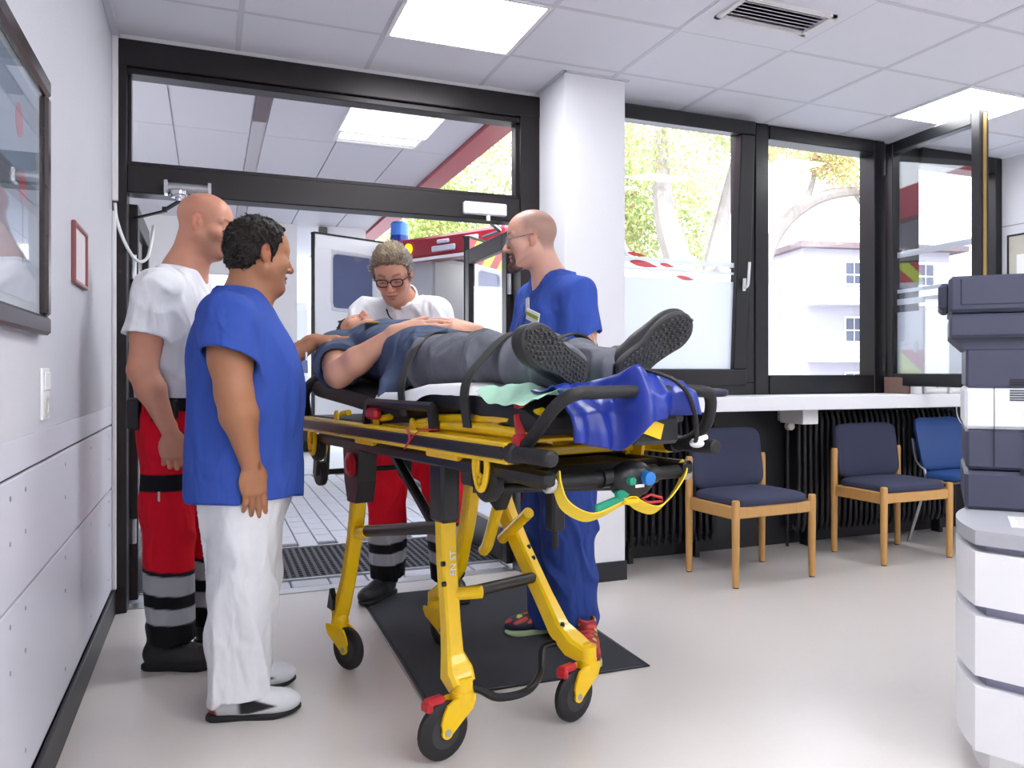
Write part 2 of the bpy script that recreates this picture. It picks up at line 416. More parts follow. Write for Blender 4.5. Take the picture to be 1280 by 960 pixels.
# --- window wall
ww = sroot('wall_window')
MB().bx(2.1, XR+.1, YW, YW+.12, 0, 1.0).build('lower_wall', M_blackwall, ww, 0)
MB().bx(2.1, XR+.1, YW, YW+.12, 2.73, H+.02).build('upper_wall', M_blackwall, ww, 0)
yf0, yf1 = 4.47, 4.62
def frame_bars(p, bars, nm='frame_bar', m=None):
    for x0, x1, z0, z1, y0, y1 in bars: MB().bx(x0, x1, y0, y1, z0, z1, .005).build(nm, m or M_frame2, p, 0)
w1 = sroot('window_1')
frame_bars(w1, [(2.1, 3.215, 2.69, 2.75, yf0, yf1), (2.1, 3.215, 1.0, 1.075, yf0, yf1), (3.13, 3.215, 1.075, 2.69, yf0, yf1), (2.1, 2.13, 1.075, 2.69, yf0, yf1)])
s1 = bpy.data.objects.new('tilted_sash', None); COL.objects.link(s1); s1.parent = w1; s1.location = (0, yf0+.02, 1.06); s1.rotation_euler = (math.atan2(.1, 1.6), 0, 0)
sb = MB()
sb.bx(2.13, 3.14, -.04, .03, 0, .105, .006).bx(2.13, 3.14, -.04, .03, 1.575, 1.66, .006).bx(3.035, 3.14, -.04, .03, .105, 1.575, .006).bx(2.13, 2.16, -.04, .03, .105, 1.575, .006)
sb.build('sash_frame', M_frame2, s1, 0)
MB().bx(2.15, 3.04, -.004, .004, .1, 1.58).build('pane', M_glass, s1, 0)
MB().bx(2.16, 3.035, -.0065, -.0045, .105, .655).build('frosted_film', M_frost, s1, 0)
MB().bx(2.16, 3.035, -.0065, -.0045, .70, .715).bx(2.16, 3.035, -.0065, -.0045, .745, .775).build('frosted_stripe', M_stripe, s1, 0)
def leaf(x, z, L, Hh, y=-.0075, tilt=-.12):
    P = []
    for k in range(13):
        a = k/12; P.append((x-L/2+L*a, z+Hh/2*math.sin(PI*a)**.7*(1-.5*a)+tilt*(L*a-L/2)))
    for k in range(1, 12):
        a = 1-k/12; P.append((x-L/2+L*a, z-Hh/2*math.sin(PI*a)**.7*(1-.5*a)+tilt*(L*a-L/2)))
    return MB().prism(P, (0, y, 0), (1, 0, 0), (0, 0, 1), .0008)
for q in ((2.34, .79, .13, .03), (2.39, .735, .2, .05), (2.55, .735, .11, .03), (2.68, .665, .13, .035)):
    leaf(*q).build('red_mark', M_redfilm, s1, 0)
MB().bx(3.078, 3.098, -.055, -.04, .60, .68, .003).tube([(3.088, -.05, .62), (3.088, -.08, .63), (3.092, -.085, .66), (3.096, -.085, .78)], .009, 8, smooth=4).build('window_handle', M_white, s1)
w2 = sroot('window_2')
frame_bars(w2, [(3.215, 3.32, 1.0, 2.75, yf0-.01, yf1), (3.32, 3.335, 1.0, 2.75, yf0+.02, yf1), (4.215, 4.31, 1.0, 2.75, yf0, yf1), (3.335, 4.215, 2.66, 2.75, yf0, yf1), (3.335, 4.215, 1.0, 1.125, yf0, yf1)])
MB().bx(3.33, 4.22, 4.54, 4.548, 1.12, 2.67).build('pane', M_glass, w2, 0)
w3 = sroot('window_3')
frame_bars(w3, [(4.31, 4.66, 1.0, 2.75, yf0+.03, yf1), (5.39, XR, 1.0, 2.75, yf0, yf1), (4.66, 5.39, 2.63, 2.75, yf0, yf1), (4.66, 5.39, 1.0, 1.11, yf0, yf1)])
MB().bx(4.655, 5.395, 4.54, 4.548, 1.1, 2.64).build('pane', M_glass, w3, 0)
MB().bx(5.41, 5.43, yf0-.012, yf0, 1.6, 1.68, .003).tube([(5.42, yf0-.01, 1.64), (5.42, yf0-.05, 1.64), (5.36, yf0-.055, 1.64)], .008, 8).build('window_handle', M_steel, w3)
# open casement swung into the room
s3 = bpy.data.objects.new('open_sash', None); COL.objects.link(s3); s3.parent = w3; s3.location = (4.30, 4.42, 1.05); s3.rotation_euler = (0, 0, math.atan2(-.80, -.07))
sw = .84
sb = MB()
sb.bx(0, .075, -.035, .035, 0, 1.66, .005).bx(sw-.07, sw, -.035, .035, 0, 1.66, .005).bx(.075, sw-.07, -.035, .035, 1.585, 1.66, .005).bx(.075, sw-.07, -.035, .035, 0, .085, .005)
sb.build('sash_frame', M_frame2, s3, 0)
MB().bx(sw, sw+.004, -.012, .012, .02, 1.64).build('lock_strip', mat('brass', (176, 146, 88), .35, metal=.8), s3, 0)
MB().bx(.07, sw-.065, -.004, .004, .08, 1.59).build('pane', M_sashglass, s3, 0)
MB().bx(.075, sw-.07, .0045, .0065, .085, .5).build('frosted_film', M_frost, s3, 0)
MB().bx(.075, sw-.07, .0045, .0065, .55, .59).bx(.075, sw-.07, .0045, .0065, .63, .655).bx(.075, sw-.07, .0045, .0065, .87, .91).build('frosted_stripe', M_stripe, s3, 0)
MB().cyl((0, -.04, .1), (0, -.04, .2), .012).cyl((0, -.04, 1.45), (0, -.04, 1.55), .012).build('hinge', M_black, s3)
# window sill shelf
M_sill = mat('white_sill_laminate', (236, 236, 240), .35, var=.012)
sl = MB().bx(2.1, XR, 4.075, 4.47, .96, .999, .002).bx(2.1, XR, 4.055, 4.08, .915, 1.0, .004)
struct(sl.build('sill', M_sill, smooth=0))

# --- things fixed to the walls
def at_left(name, label, cat, y, z): return thing(name, label, cat, (XL, y, z))
t = at_left('framed_picture', 'large framed picture with pale abstract shapes on the left wall', 'picture', 1.95, 1.24)
M_pf = mat('dark_picture_frame', (46, 34, 38), .25, var=.2, scale=30, spec=.7)
for a, b, c, d in ((-.68, .68, 0, .05), (-.68, .68, .635, .685)): MB().bx(0, .03, a, b, c, d, .008).build('frame_rail', M_pf, t, 0)
for a in (-.68, .63): MB().bx(0, .03, a, a+.05, .05, .635, .008).build('frame_rail', M_pf, t, 0)
MB().bx(.002, .01, -.64, .64, .04, .65).build('passepartout', mat('picture_mount', (206, 218, 222), .6), t, 0)
M_sky = mat('picture_blue_grey', (150, 172, 196), .6, var=.1, scale=5)
MB().bx(.01, .012, -.6, .575, .075, .61).build('print', M_sky, t, 0)
MB().bx(.012, .0125, -.6, .575, .30, .37).build('print_band', mat('picture_grey', (106, 118, 134), .6), t, 0)
MB().prism([(-.6, .075), (.575, .075), (.575, .13), (.44, .16), (.2, .22), (-.6, .26)], (.0126, 0, 0), (0, 1, 0), (0, 0, 1), .0004).build('print_field', mat('picture_pale', (206, 212, 226), .6), t, 0)
M_pr = mat('picture_red', (190, 70, 84), .6)
for y, z, r in ((.36, .49, .04), (.4, .34, .04), (.05, .45, .06)):
    MB().cyl((.0128, y, z), (.0134, y, z), r, n=20).build('print_dot', M_pr, t, 0)
for y in (.4, .05): MB().bx(.0128, .0133, y-.006, y+.006, .16, .33).build('print_stem', mat('picture_stem', (110, 90, 100), .6), t, 0)
MB().bx(.016, .019, -.63, .63, .05, .635).build('cover_glass', M_glass, t, 0)
t = at_left('small_frame', 'small thin red-brown frame around a pale sheet on the left wall', 'picture', 3.36, 1.44)
M_rb = mat('red_brown_frame', (150, 84, 84), .4)
f = MB().bx(0, .014, -.155, .155, 0, .014, .003).bx(0, .014, -.155, .155, .194, .208, .003).bx(0, .014, -.155, -.141, .01, .2, .003).bx(0, .014, .141, .155, .01, .2, .003)
f.build('frame', M_rb, t, 0)
MB().bx(.001, .006, -.145, .145, .01, .2).build('sheet', mat('pale_sheet', (226, 218, 222), .5), t, 0)
t = at_left('light_switch', 'white double wall switch and socket plate on the left wall', 'switch', 2.695, 1.01)
MB().bx(0, .008, -.055, .055, 0, .143, .003).build('plate', M_white, t, 0)
MB().bx(.008, .013, -.04, .04, .082, .132, .003).build('rocker', M_white, t, 0)
MB().lathe((.006, 0, .038), (1, 0, 0), [(0, .03), (.006, .03), (.006, .022), (.003, .021)], 18).build('socket', mat('socket_grey', (205, 205, 200), .4), t)
# door closer and cable
t = thing('door_closer', 'silver door closer with folding arm on the dark transom', 'door closer', (-.1, YW-.06, 2.0))
MB().cyl((-.085, -.045, .03), (.1, -.045, .03), .024, n=18).build('body', M_steel, t)
for x in (-.092, .1): MB().bx(x-.008, x+.008, -.075, 0, -.005, .062, .003).build('end_cap', M_chrome, t, 0)
MB().lathe((-.035, -.045, .012), (0, 0, -1), [(0, .045), (.016, .045), (.02, .036), (.03, .034), (.03, .016), (.045, .015)], 20).build('spindle', M_chrome, t)
a = MB().beam((-.035, -.045, -.035), (-.10, .02, -.07), .022, .008).cyl((-.10, .02, -.08), (-.10, .02, -.055), .012)
a.beam((-.10, .02, -.075), (-.235, .13, -.10), .02, .008); a.build('arm', M_black, t)
t = thing('door_cable', 'white cable looping from wall trim to the open door leaf', 'cable', (XL, YW-.08, 1.6))
MB().tube([(.012, 0, .34), (.02, -.005, .26), (.055, 0, .15), (.1, .05, .08), (.14, .1, .1), (.16, .13, .2), (.165, .155, .27)], .0075, 8, smooth=6).build('cable', M_white, t)
t = thing('door_sensor', 'white motion sensor box on the dark transom', 'sensor', (1.408, YW-.06, 2.02))
MB().bx(-.124, .124, -.04, 0, 0, .068, .006).build('housing', M_white, t, 0)
MB().cyl((0.02, -.02, 0), (.02, -.02, -.03), .012).build('neck', M_white, t)
t = thing('notice_board', 'small dark framed board on the right wall above the copier', 'board', (XR, 4.22, 1.51))
yy0 = -.5
f = MB().bx(-.015, 0, -.5, .2, 0, .014).bx(-.015, 0, -.5, .2, .64, .654).bx(-.015, 0, .186, .2, .014, .64).bx(-.015, 0, -.5, -.486, .014, .64); f.build('frame', M_frame, t, 0)
MB().bx(-.01, 0, -.49, .19, .01, .645).build('board', mat('board_beige', (196, 190, 176), .6, var=.15, scale=7), t, 0)
MB().bx(-.012, -.0101, -.2, .12, .3, .5).bx(-.012, -.0101, -.4, -.22, .32, .52).build('paper_sheet', M_white, t, 0)

# --- radiators under the sill (dark, ribbed)
M_rad = mat('black_radiator_paint', (27, 27, 33), .4, var=.1)
rib = MB(); rib.tube([(0, -.045, .03), (0, -.045, .69), (0, 0, .71), (0, .045, .69), (0, .045, .03), (0, 0, .01)], .015, 8, closed=True, smooth=2)
rib.bx(-.008, .008, -.04, .04, .03, .69); ribme = rib.mesh('rib', M_rad, 60)
def radiator(x0, n, lab):
    t = thing('radiator', lab, 'radiator', (x0, 4.46, .13))
    for k in range(n): inst(ribme, 'rib', t, (.0475*k, 0, 0))
    for z in (.05, .665): MB().cyl((-.02, 0, z), (.0475*n-.03, 0, z), .017).build('header_pipe', M_rad, t)
    for a in (.1, .0475*n-.15): MB().bx(a-.015, a+.015, -.03, .05, -.13, .02).build('foot', M_rad, t, 0)
    return t
radiator(2.2, 15, 'black ribbed radiator behind the first blue chair')
t = radiator(3.52, 30, 'black ribbed radiator behind the second and third blue chairs')
MB().cyl((-.02, 0, .665), (-.075, -.02, .665), .014).cyl((-.07, -.02, .665), (-.07, -.02, -.12), .01).build('pipe', M_rad, t)
MB().lathe((-.075, -.02, .665), (-.25, -1, 0), [(0, .014), (.02, .02), (.025, .027), (.07, .025), (.075, .018)], 16).build('thermostat_knob', mat('knob_white', (222, 216, 206), .45), t)
t = thing('sill_bracket', 'white bracket block under the window sill', 'bracket', (3.42, 4.2, .82))
MB().bx(-.06, .06, -.03, .2, 0, .095, .004).build('block', M_white, t, 0)
MB().bx(-.05, .05, .2, .24, .01, .14, .004).build('wall_plate', M_grid, t, 0)
# cable loop hanging below the sill near the third chair
t = thing('cable_loop', 'white cable hanging in a loop under the sill', 'cable', (4.72, 4.15, .75))
MB().tube([(-.09, 0, .19), (-.08, 0, .1), (-.02, 0, .03), (.06, 0, .02), (.07, 0, .06), (.0, 0, .17)], .004, 6, smooth=5).build('cable', M_white, t)
# ================================================================ OUTSIDE
M_pav = mat('grey_paver', (188, 187, 194), .75, var=.08, scale=12, bump=.4, bscale=90)
M_joint = mat('paver_joint', (92, 90, 95), .9, var=.1)
M_asph = mat('pale_asphalt', (188, 186, 188), .9, var=.08, scale=4)
gr = struct(MB().bx(-60, 70, YW+.08, 110, -.2, -.03).build('ground', M_asph, smooth=0))
pv = sroot('pavement')
MB().bx(-1.6, 3.4, YW+.08, 10.6, -.03, -.012).build('bedding', M_joint, pv, 0)
pm = MB().box((0, 0, 0), (.192, .148, .03), None, .005).mesh('paver', M_pav, 0)
for k in range(12): inst(pm, 'paver', pv, (-.3+.2*k, 4.72, -.012+random.uniform(-.001, .001)))
pm2 = MB().box((0, 0, 0), (.118, .232, .03), None, .004).mesh('paver', M_pav, 0)
for i in range(17):
    for j in range(16):
        if len([1]) and i*16+j < 280:
            inst(pm2, 'paver', pv, (-.15+.125*i, 5.86+.24*j+(.12 if i % 2 else 0), -.012+random.uniform(-.0015, .0015), ), (random.uniform(-.006, .006), random.uniform(-.006, .006), 0))
MB().bx(-.3, 2.2, 9.8, 10.6, -.012, .002).bx(2.0, 3.4, 5.7, 9.8, -.012, .002).bx(-1.6, -.3, YW+.08, 10.6, -.012, .002).build('far_paving', M_pav, pv, 0)
# entrance grate mat
t = thing('entrance_grating', 'dark ribbed entrance grating set in the paving outside the door', 'doormat', (.75, 5.26, 0))
M_rub = mat('dark_rubber_grate', (58, 58, 66), .6, var=.15, scale=30)
MB().bx(-1.15, 1.15, -.43, .43, -.012, -.004).build('tray', M_black, t, 0)
bar = MB().box((0, 0, 0), (.02, .84, .012), None, .003).mesh('slat', M_rub, 0)
for k in range(58): inst(bar, 'slat', t, (-1.13+.0395*k, 0, .002))
cb = MB().box((0, 0, 0), (2.28, .012, .008)).mesh('cross_bar', M_rub, 0)
for k in range(16): inst(cb, 'cross_bar', t, (0, -.4+.053*k, .004))
f = MB().bx(-1.16, 1.16, -.45, -.43, -.012, .01).bx(-1.16, 1.16, .43, .45, -.012, .01).bx(-1.17, -1.15, -.45, .45, -.012, .01).bx(1.15, 1.17, -.45, .45, -.012, .01)
f.build('rim', M_steel, t, 0)
# canopy over the drive: panels, slot, light, red edge beam
ZC = 2.9
M_can = mat('canopy_panel', (214, 212, 220), .55, var=.02, scale=3)
cn = sroot('ceiling_canopy')
MB().bx(-3.2, 1.9, YW+.08, 13.5, ZC+.02, ZC+.3).build('canopy_slab', M_white, cn, 0)
cx_ = [-3.2, -2.4, -1.6, -.9, -.235, .27]; cx2 = [.37, .883, 1.395, 1.79]
cy_ = [4.66, 6.6, 8.6, 10.6, 13.4]
for X in (cx_, cx2):
    for i in range(len(X)-1):
        for j in range(4):
            MB().bx(X[i]+.006, X[i+1]-.006, cy_[j]+.005, cy_[j+1]-.005, ZC, ZC+.02).build('canopy_panel', M_can, cn, 0)
MB().bx(.275, .365, 4.66, 13.4, ZC+.005, ZC+.02).build('slot_liner', mat('canopy_slot', (196, 190, 196), .6), cn, 0)
MB().bx(.275, .365, 5.55, 6.25, ZC-.004, ZC+.01).build('slot_insert', mat('brown_slot', (96, 76, 78), .5), cn, 0)
M_red = mat('red_fascia', (176, 56, 72), .4, var=.05)
MB().bx(1.795, 1.98, YW+.08, 13.5, ZC-.03, ZC+.32).build('red_fascia_beam', M_red, cn, 0)
t = thing('canopy_light', 'fluorescent louvre light in the canopy ceiling seen through transom', 'ceiling light', (1.16, 6.15, ZC))
M_tube = emit('fluorescent', (1, .98, .93), 3.0)
f = MB().bx(-.3, .3, -.33, -.31, -.02, .0).bx(-.3, .3, .31, .33, -.02, 0).bx(-.31, -.29, -.33, .33, -.02, 0).bx(.29, .31, -.33, .33, -.02, 0); f.build('frame', M_white, t, 0)
MB().bx(-.29, .29, -.31, .31, -.004, -.001).build('reflector', M_white, t, 0)
for y in (-.2, 0, .2): MB().bx(-.28, .28, y-.06, y+.06, -.012, -.004).build('lamp_strip', M_tube, t, 0)
# pale far walls and column closing the drive on the left
M_ext = mat('pale_facade_tile', (232, 230, 230), .6, var=.03, scale=5)
fw = sroot('wall_outside')
MB().bx(-3.2, .95, 10.4, 10.6, 2.28, ZC).build('lintel', M_ext, fw, 0)
MB().bx(.62, .95, 10.4, 10.7, 0, 2.28).build('column', M_ext, fw, 0)
MB().bx(-3.3, -3.2, YW+.1, 13.5, 0, ZC).build('side_wall', M_ext, fw, 0)
MB().bx(-1.1, -.42, YW+.04, YW+.3, 0, ZC).build('reveal_wall', M_ext, fw, 0)
MB().bx(1.2, 1.75, 10.4, 10.55, 2.35, ZC).build('tile_wall', M_ext, fw, 0)
t = thing('wall_bracket', 'dark wall bracket on the pale tiled wall above the ambulance door', 'bracket', (1.24, 10.33, 2.66))
MB().bx(-.05, .05, 0, .07, 0, .22, .01).build('plate', mat('bracket_grey', (96, 88, 86), .5), t, 0)
MB().cyl((0, -.04, .05), (0, 0, .05), .03).build('boss', M_black, t)

# ---------------- ambulance, rear doors open, standing beyond the canopy edge
AL = np.array([1.86, 9.3]); AR = np.array([2.68, 7.72])
e = (AR-AL); WA = np.linalg.norm(e); e = e/WA; nrm = np.array([-e[1], e[0]])        # nrm: forwards into the vehicle
if nrm[0] < 0: nrm = -nrm
rzA = math.atan2(e[1], e[0])
amb = thing('ambulance', 'white ambulance with red roof bar and open rear doors outside', 'ambulance', (AL[0], AL[1], -.012), rzA)
# local: x along the rear (left to right), y forwards into the box, z up
M_amb = mat('ambulance_white', (240, 240, 244), .3, var=.01, coat=.3)
M_ambin = mat('ambulance_interior_grey', (196, 198, 206), .45, var=.02)
M_ambred = mat('ambulance_red', (150, 22, 42), .3, var=.05, coat=.3)
M_tint = mat('tinted_window', (92, 102, 138), .12, var=.1, scale=3)
M_yel = mat('hi_vis_yellow', (206, 226, 40), .4)
M_crim = mat('hi_vis_red', (188, 26, 40), .4)
M_seal = mat('rubber_seal', (30, 31, 36), .6)
b = MB(); b.bx(0, .06, 0, 5.2, .45, 2.45).bx(WA-.06, WA, 0, 5.2, .45, 2.45).bx(0, WA, 0, 5.2, 2.42, 2.5).bx(0, WA, 5.14, 5.2, .45, 2.42)
b.build('body_shell', M_amb, amb, 0)
MB().bx(.05, WA-.05, 0, 5.1, .45, .62).build('floor_deck', M_ambin, amb, 0)
MB().bx(.06, .5, .12, 2.2, .62, 2.4).build('cabinet_block', M_ambin, amb, 0)
for k, (z0, z1) in enumerate(((.66, 1.32), (1.36, 2.36))):
    for j in range(3):
        d = MB().bx(.5, .515, .16+.66*j, .16+.66*j+.64, z0, z1, .004).build('cabinet_door', M_ambin, amb, 0)
        MB().bx(.514, .53, .16+.66*j+.04, .16+.66*j+.1, (z0+z1)/2-.05, (z0+z1)/2+.05, .004).build('latch', M_black, d, 0)
s_ = MB().bx(.5155, .518, .9, 1.02, 2.16, 2.28).build('warning_label', mat('label_red', (170, 60, 50), .5), amb, 0)
MB().bx(.518, .519, .9, 1.02, 2.24, 2.28).build('label_band', mat('label_dark', (50, 50, 40), .5), s_, 0)
MB().bx(.5, WA-.06, 2.2, 2.24, .62, 2.42).build('bulkhead', M_ambin, amb, 0)
MB().bx(WA-.5, WA-.1, .8, 1.9, .62, 1.5, .04).build('seat', M_seal, amb, 0)
for y in (.6, 1.5): MB().bx(.8, 1.05, y, y+.5, 2.385, 2.415).build('interior_lamp', emit('cabin_lamp', (1, .97, .9), 6.), amb, 0)
bar_ = MB().bx(-.02, WA+.02, -.12, .25, 2.36, 2.58, .03).build('red_light_bar', M_ambred, amb, 0)
MB().bx(-.02, WA+.02, -.125, -.1, 2.33, 2.36).build('white_rail', M_amb, bar_, 0)
MB().cyl((.42, -.12, 2.47), (.42, -.14, 2.47), .055, n=20).build('amber_lamp', emit('amber_lamp', (1, .62, .02), 1.3), bar_, 0)
for x0, x1, z0, z1 in ((.8, 1.15, 2.40, 2.46), (.88, 1.06, 2.48, 2.52), (1.28, 1.48, 2.42, 2.52)):
    MB().bx(x0, x1, -.15, -.12, z0, z1, .01).build('marker_lamp', mat('lamp_lens', (206, 206, 222), .2), bar_, 0)
bc = MB().lathe((.05, .05, 2.52), (0, 0, 1), [(0, .17), (.04, .16), (.05, .1)], 20).build('beacon_base', M_ambred, amb)
MB().lathe((.05, .05, 2.57), (0, 0, 1), [(0, .1), (.08, .1), (.1, .098), (.1, .09)], 20).build('beacon_ring', mat('beacon_blue_dark', (22, 52, 150), .2), bc)
MB().lathe((.05, .05, 2.67), (0, 0, 1), [(0, .098), (.13, .095), (.15, .08), (.155, .02)], 20).build('beacon_dome', mat('beacon_blue', (74, 140, 232), .15), bc)
for x in (.1, WA-.1):
    for y in (.9, 4.3):
        wh = MB().lathe((x-.1, y, .345), (1, 0, 0), [(0, .2), (.0, .33), (.03, .345), (.17, .345), (.2, .33), (.2, .2)], 22).build('wheel', M_black, amb)
MB().bx(.02, WA-.02, -.28, .02, .36, .46, .02).build('bumper_step', mat('step_grey', (110, 112, 118), .5), amb, 0)
MB().bx(.1, WA-.1, .3, 5., .25, .45).build('chassis', M_black, amb, 0)
def chevrons(par, x0, x1, z0, z1, y, sgn):
    # slanted hi-vis stripes clipped to the rectangle
    n = 7; st = (z1-z0+(x1-x0))/n
    for k in range(n):
        poly = [(x0, z0), (x1, z0), (x1, z1), (x0, z1)]
        lo, hi = k*st, (k+1)*st
        def clip(P, f):
            out = []
            for i in range(len(P)):
                a, b2 = P[i], P[(i+1) % len(P)]; fa, fb = f(a), f(b2)
                if fa >= 0: out.append(a)
                if fa*fb < 0: tt = fa/(fa-fb); out.append((a[0]+(b2[0]-a[0])*tt, a[1]+(b2[1]-a[1])*tt))
            return out
        g = lambda q: (q[0]-x0 if sgn > 0 else x1-q[0])+(q[1]-z0)
        poly = clip(clip(poly, lambda q: g(q)-lo), lambda q: hi-g(q))
        if len(poly) > 2: MB().prism(poly, (0, y, 0), (1, 0, 0), (0, 0, 1), .002 if y < 0 else -.002).build('chevron', M_yel if k % 2 else M_crim, par, 0)
def amb_door(hx, ang, side, Wd, wz, wx, top):
    # hinge at local x=hx on the rear plane; the leaf spans local +x of its own frame
    d = bpy.data.objects.new('rear_door', None); COL.objects.link(d); d.parent = amb; d.location = (hx, -.02, 0); d.rotation_euler = (0, 0, ang)
    x0, x1 = .02, Wd
    (wz0, wz1), (wx0, wx1) = wz, wx
    f = MB().bx(x0, x1, -.03, .03, .5, wz0, .012).bx(x0, x1, -.03, .03, wz1, top, .012).bx(x0, wx0, -.03, .03, wz0-.01, wz1+.01).bx(wx1, x1, -.03, .03, wz0-.01, wz1+.01)
    f.build('door_panel', M_amb, d, 0)
    MB().bx(wx0, wx1, -.008, .008, wz0, wz1).build('door_window', M_tint, d, 0)
    g = MB(); q = [(wx0, 0, wz0+.08), (wx0+.02, 0, wz0+.02), (wx0+.08, 0, wz0), (wx1-.08, 0, wz0), (wx1-.02, 0, wz0+.02), (wx1, 0, wz0+.08), (wx1, 0, wz1-.08), (wx1-.02, 0, wz1-.02), (wx1-.08, 0, wz1), (wx0+.08, 0, wz1), (wx0+.02, 0, wz1-.02), (wx0, 0, wz1-.08)]
    g.tube(q, .034, 8, closed=True); g.build('window_surround', mat('surround_grey', (216, 218, 226), .4), d)
    g = MB().bx(x1-.002, x1+.006, -.02, .035, .5, top+.01).bx(x0, x1, -.035, .035, top-.005, top+.012); g.build('door_seal', M_seal, d, 0)
    MB().bx(x1-.1, x1-.05, side*.03, side*.055, 1.36, 1.5, .01).bx(x1-.09, x1-.06, side*.05, side*.065, 1.44, 1.48).build('door_latch', M_steel, d, 0)
    return d, x0, x1
dl, a0, a1 = amb_door(-.04, math.radians(-91), 1, .96, (1.8, 2.42), (.2, .76), 2.58)
dd, a0, a1 = amb_door(WA, math.radians(-72), 1, WA/2-.03, (1.45, 2.1), (.2, WA/2-.19), 2.34)
chevrons(dd, a0, a1, .5, 1.4, .031, 1); chevrons(dd, a0, a1, 2.12, 2.33, .031, 1)
MB().tube([(WA-.35, -.02, 2.36), (WA-.2, -.25, 2.4), (WA-.02, -.4, 2.34)], .018, 8).build('door_stay', M_steel, amb)

# ---------------- white van parked further off on the left
t = thing('white_van', 'front of a white van parked beyond the paved drive', 'van', (.55, 12.3, -.03), 0)
M_van = mat('van_white', (236, 238, 242), .25, var=.01, coat=.3)
P = [(-.95, .45), (-.95, 1.0), (-.85, 1.12), (.85, 1.12), (.95, 1.0), (.95, .45)]
MB().prism(P, (0, 0, 0), (1, 0, 0), (0, 0, 1), -1.0).build('bonnet', M_van, t, 20)
MB().bx(-.88, .88, .45, 4.5, .9, 2.2, .12).build('cab', M_van, t, 0)
MB().box((0, .42, 1.5), (1.5, .04, .7), Matrix.Rotation(-.35, 3, 'X')).build('windscreen', M_tint, t, 0)
MB().bx(-.98, .98, -.12, .1, .42, .62, .05).build('bumper', mat('van_bumper', (206, 208, 214), .4), t, 0)
MB().bx(-.9, .9, -.06, .1, .2, .42, .03).build('valance', M_black, t, 0)
MB().bx(-.5, .5, -.03, .02, .66, .88, .02).build('grille', mat('grille_grey', (150, 152, 158), .4), t, 0)
em = MB(); em.tube([(.11*math.cos(k*PI/8), -.05, .77+.11*math.sin(k*PI/8)) for k in range(16)], .014, 6, closed=True)
for k in range(3):
    a = PI/2+k*2*PI/3; em.cyl((0, -.05, .77), (.11*math.cos(a), -.05, .77+.11*math.sin(a)), .016, .008, 6)
em.build('front_emblem', mat('emblem_dark', (50, 52, 60), .3), t)
for s in (-1, 1):
    MB().ell((s*.74, -.02, .78), (.16, .06, .1)).build('headlight', mat('headlight', (226, 230, 240), .1), t)
    MB().lathe((s*.8-.1, .7, .33), (1, 0, 0), [(0, .2), (0, .31), (.03, .33), (.17, .33), (.2, .31), (.2, .2)], 20).build('wheel', M_black, t)
    MB().lathe((s*.8-.1, 3.6, .33), (1, 0, 0), [(0, .2), (0, .31), (.03, .33), (.17, .33), (.2, .31), (.2, .2)], 20).build('wheel', M_black, t)
    MB().bx(s*.98, s*1.12, .55, .62, 1.2, 1.45, .02).build('side_mirror', M_black, t, 0)

# ---------------- apartment house far behind the windows
M_fac = mat('pale_render', (186, 184, 194), .8, var=.02, scale=.6)
M_roof = mat('brown_roof', (120, 104, 108), .8, var=.1)
M_win = mat('house_window', (70, 78, 100), .2, var=.1)
def house(name, lab, loc, rz, wd, dp, st):
    t = thing(name, lab, 'building', loc, rz)
    hh = 3.0*st
    MB().bx(0, wd*.55, 0, dp, 0, hh).build('wall', M_fac, t, 0)
    MB().bx(wd*.55, wd, -2.2, dp, 0, hh-3.0*(st > 3)).build('wing', M_fac, t, 0)
    MB().bx(-.4, wd*.6, -.6, dp+.4, hh, hh+.3).build('roof', M_roof, t, 0)
    MB().bx(wd*.53, wd+.4, -2.7, dp+.4, hh-3.0*(st > 3), hh-3.0*(st > 3)+.28).build('wing_roof', M_roof, t, 0)
    for k in range(st):
        bl = MB().bx(.2, wd*.55, -1.5, 0, 3.0*k-.1, 3.0*k+.1).build('balcony_slab', M_fac, t, 0)
        for q in range(5): MB().bx(.2, wd*.55, -1.52, -1.48, 3.0*k+.15+.18*q, 3.0*k+.28+.18*q).build('rail_board', M_fac, bl, 0)
        for x in (wd*.15, wd*.42):
            wn = MB().bx(x, x+1.1, -.08, .02, 3.0*k+.9, 3.0*k+2.4).build('window', M_white, t, 0)
            for a in (0, 1):
                for b2 in (0, 1): MB().bx(x+.08+.5*a, x+.52+.5*a, -.1, -.07, 3.0*k+1.0+.68*b2, 3.0*k+1.6+.68*b2).build('pane', M_win, wn, 0)
        if k < st-(st > 3):
            for x in (wd*.62, wd*.82):
                wn = MB().bx(x, x+1.1, -2.28, -2.18, 3.0*k+.9, 3.0*k+2.4).build('window', M_white, t, 0)
                for a in (0, 1): MB().bx(x+.08+.5*a, x+.52+.5*a, -2.31, -2.27, 3.0*k+1.0, 3.0*k+2.3).build('pane', M_win, wn, 0)
    return t
house('apartment_house', 'pale apartment house with balconies seen through the middle window', (29, 36, -4.2), math.radians(-12), 16, 9, 4)
house('apartment_house', 'pale apartment house seen through the window behind the open sash', (50, 33, -4.2), math.radians(-25), 14, 9, 4)

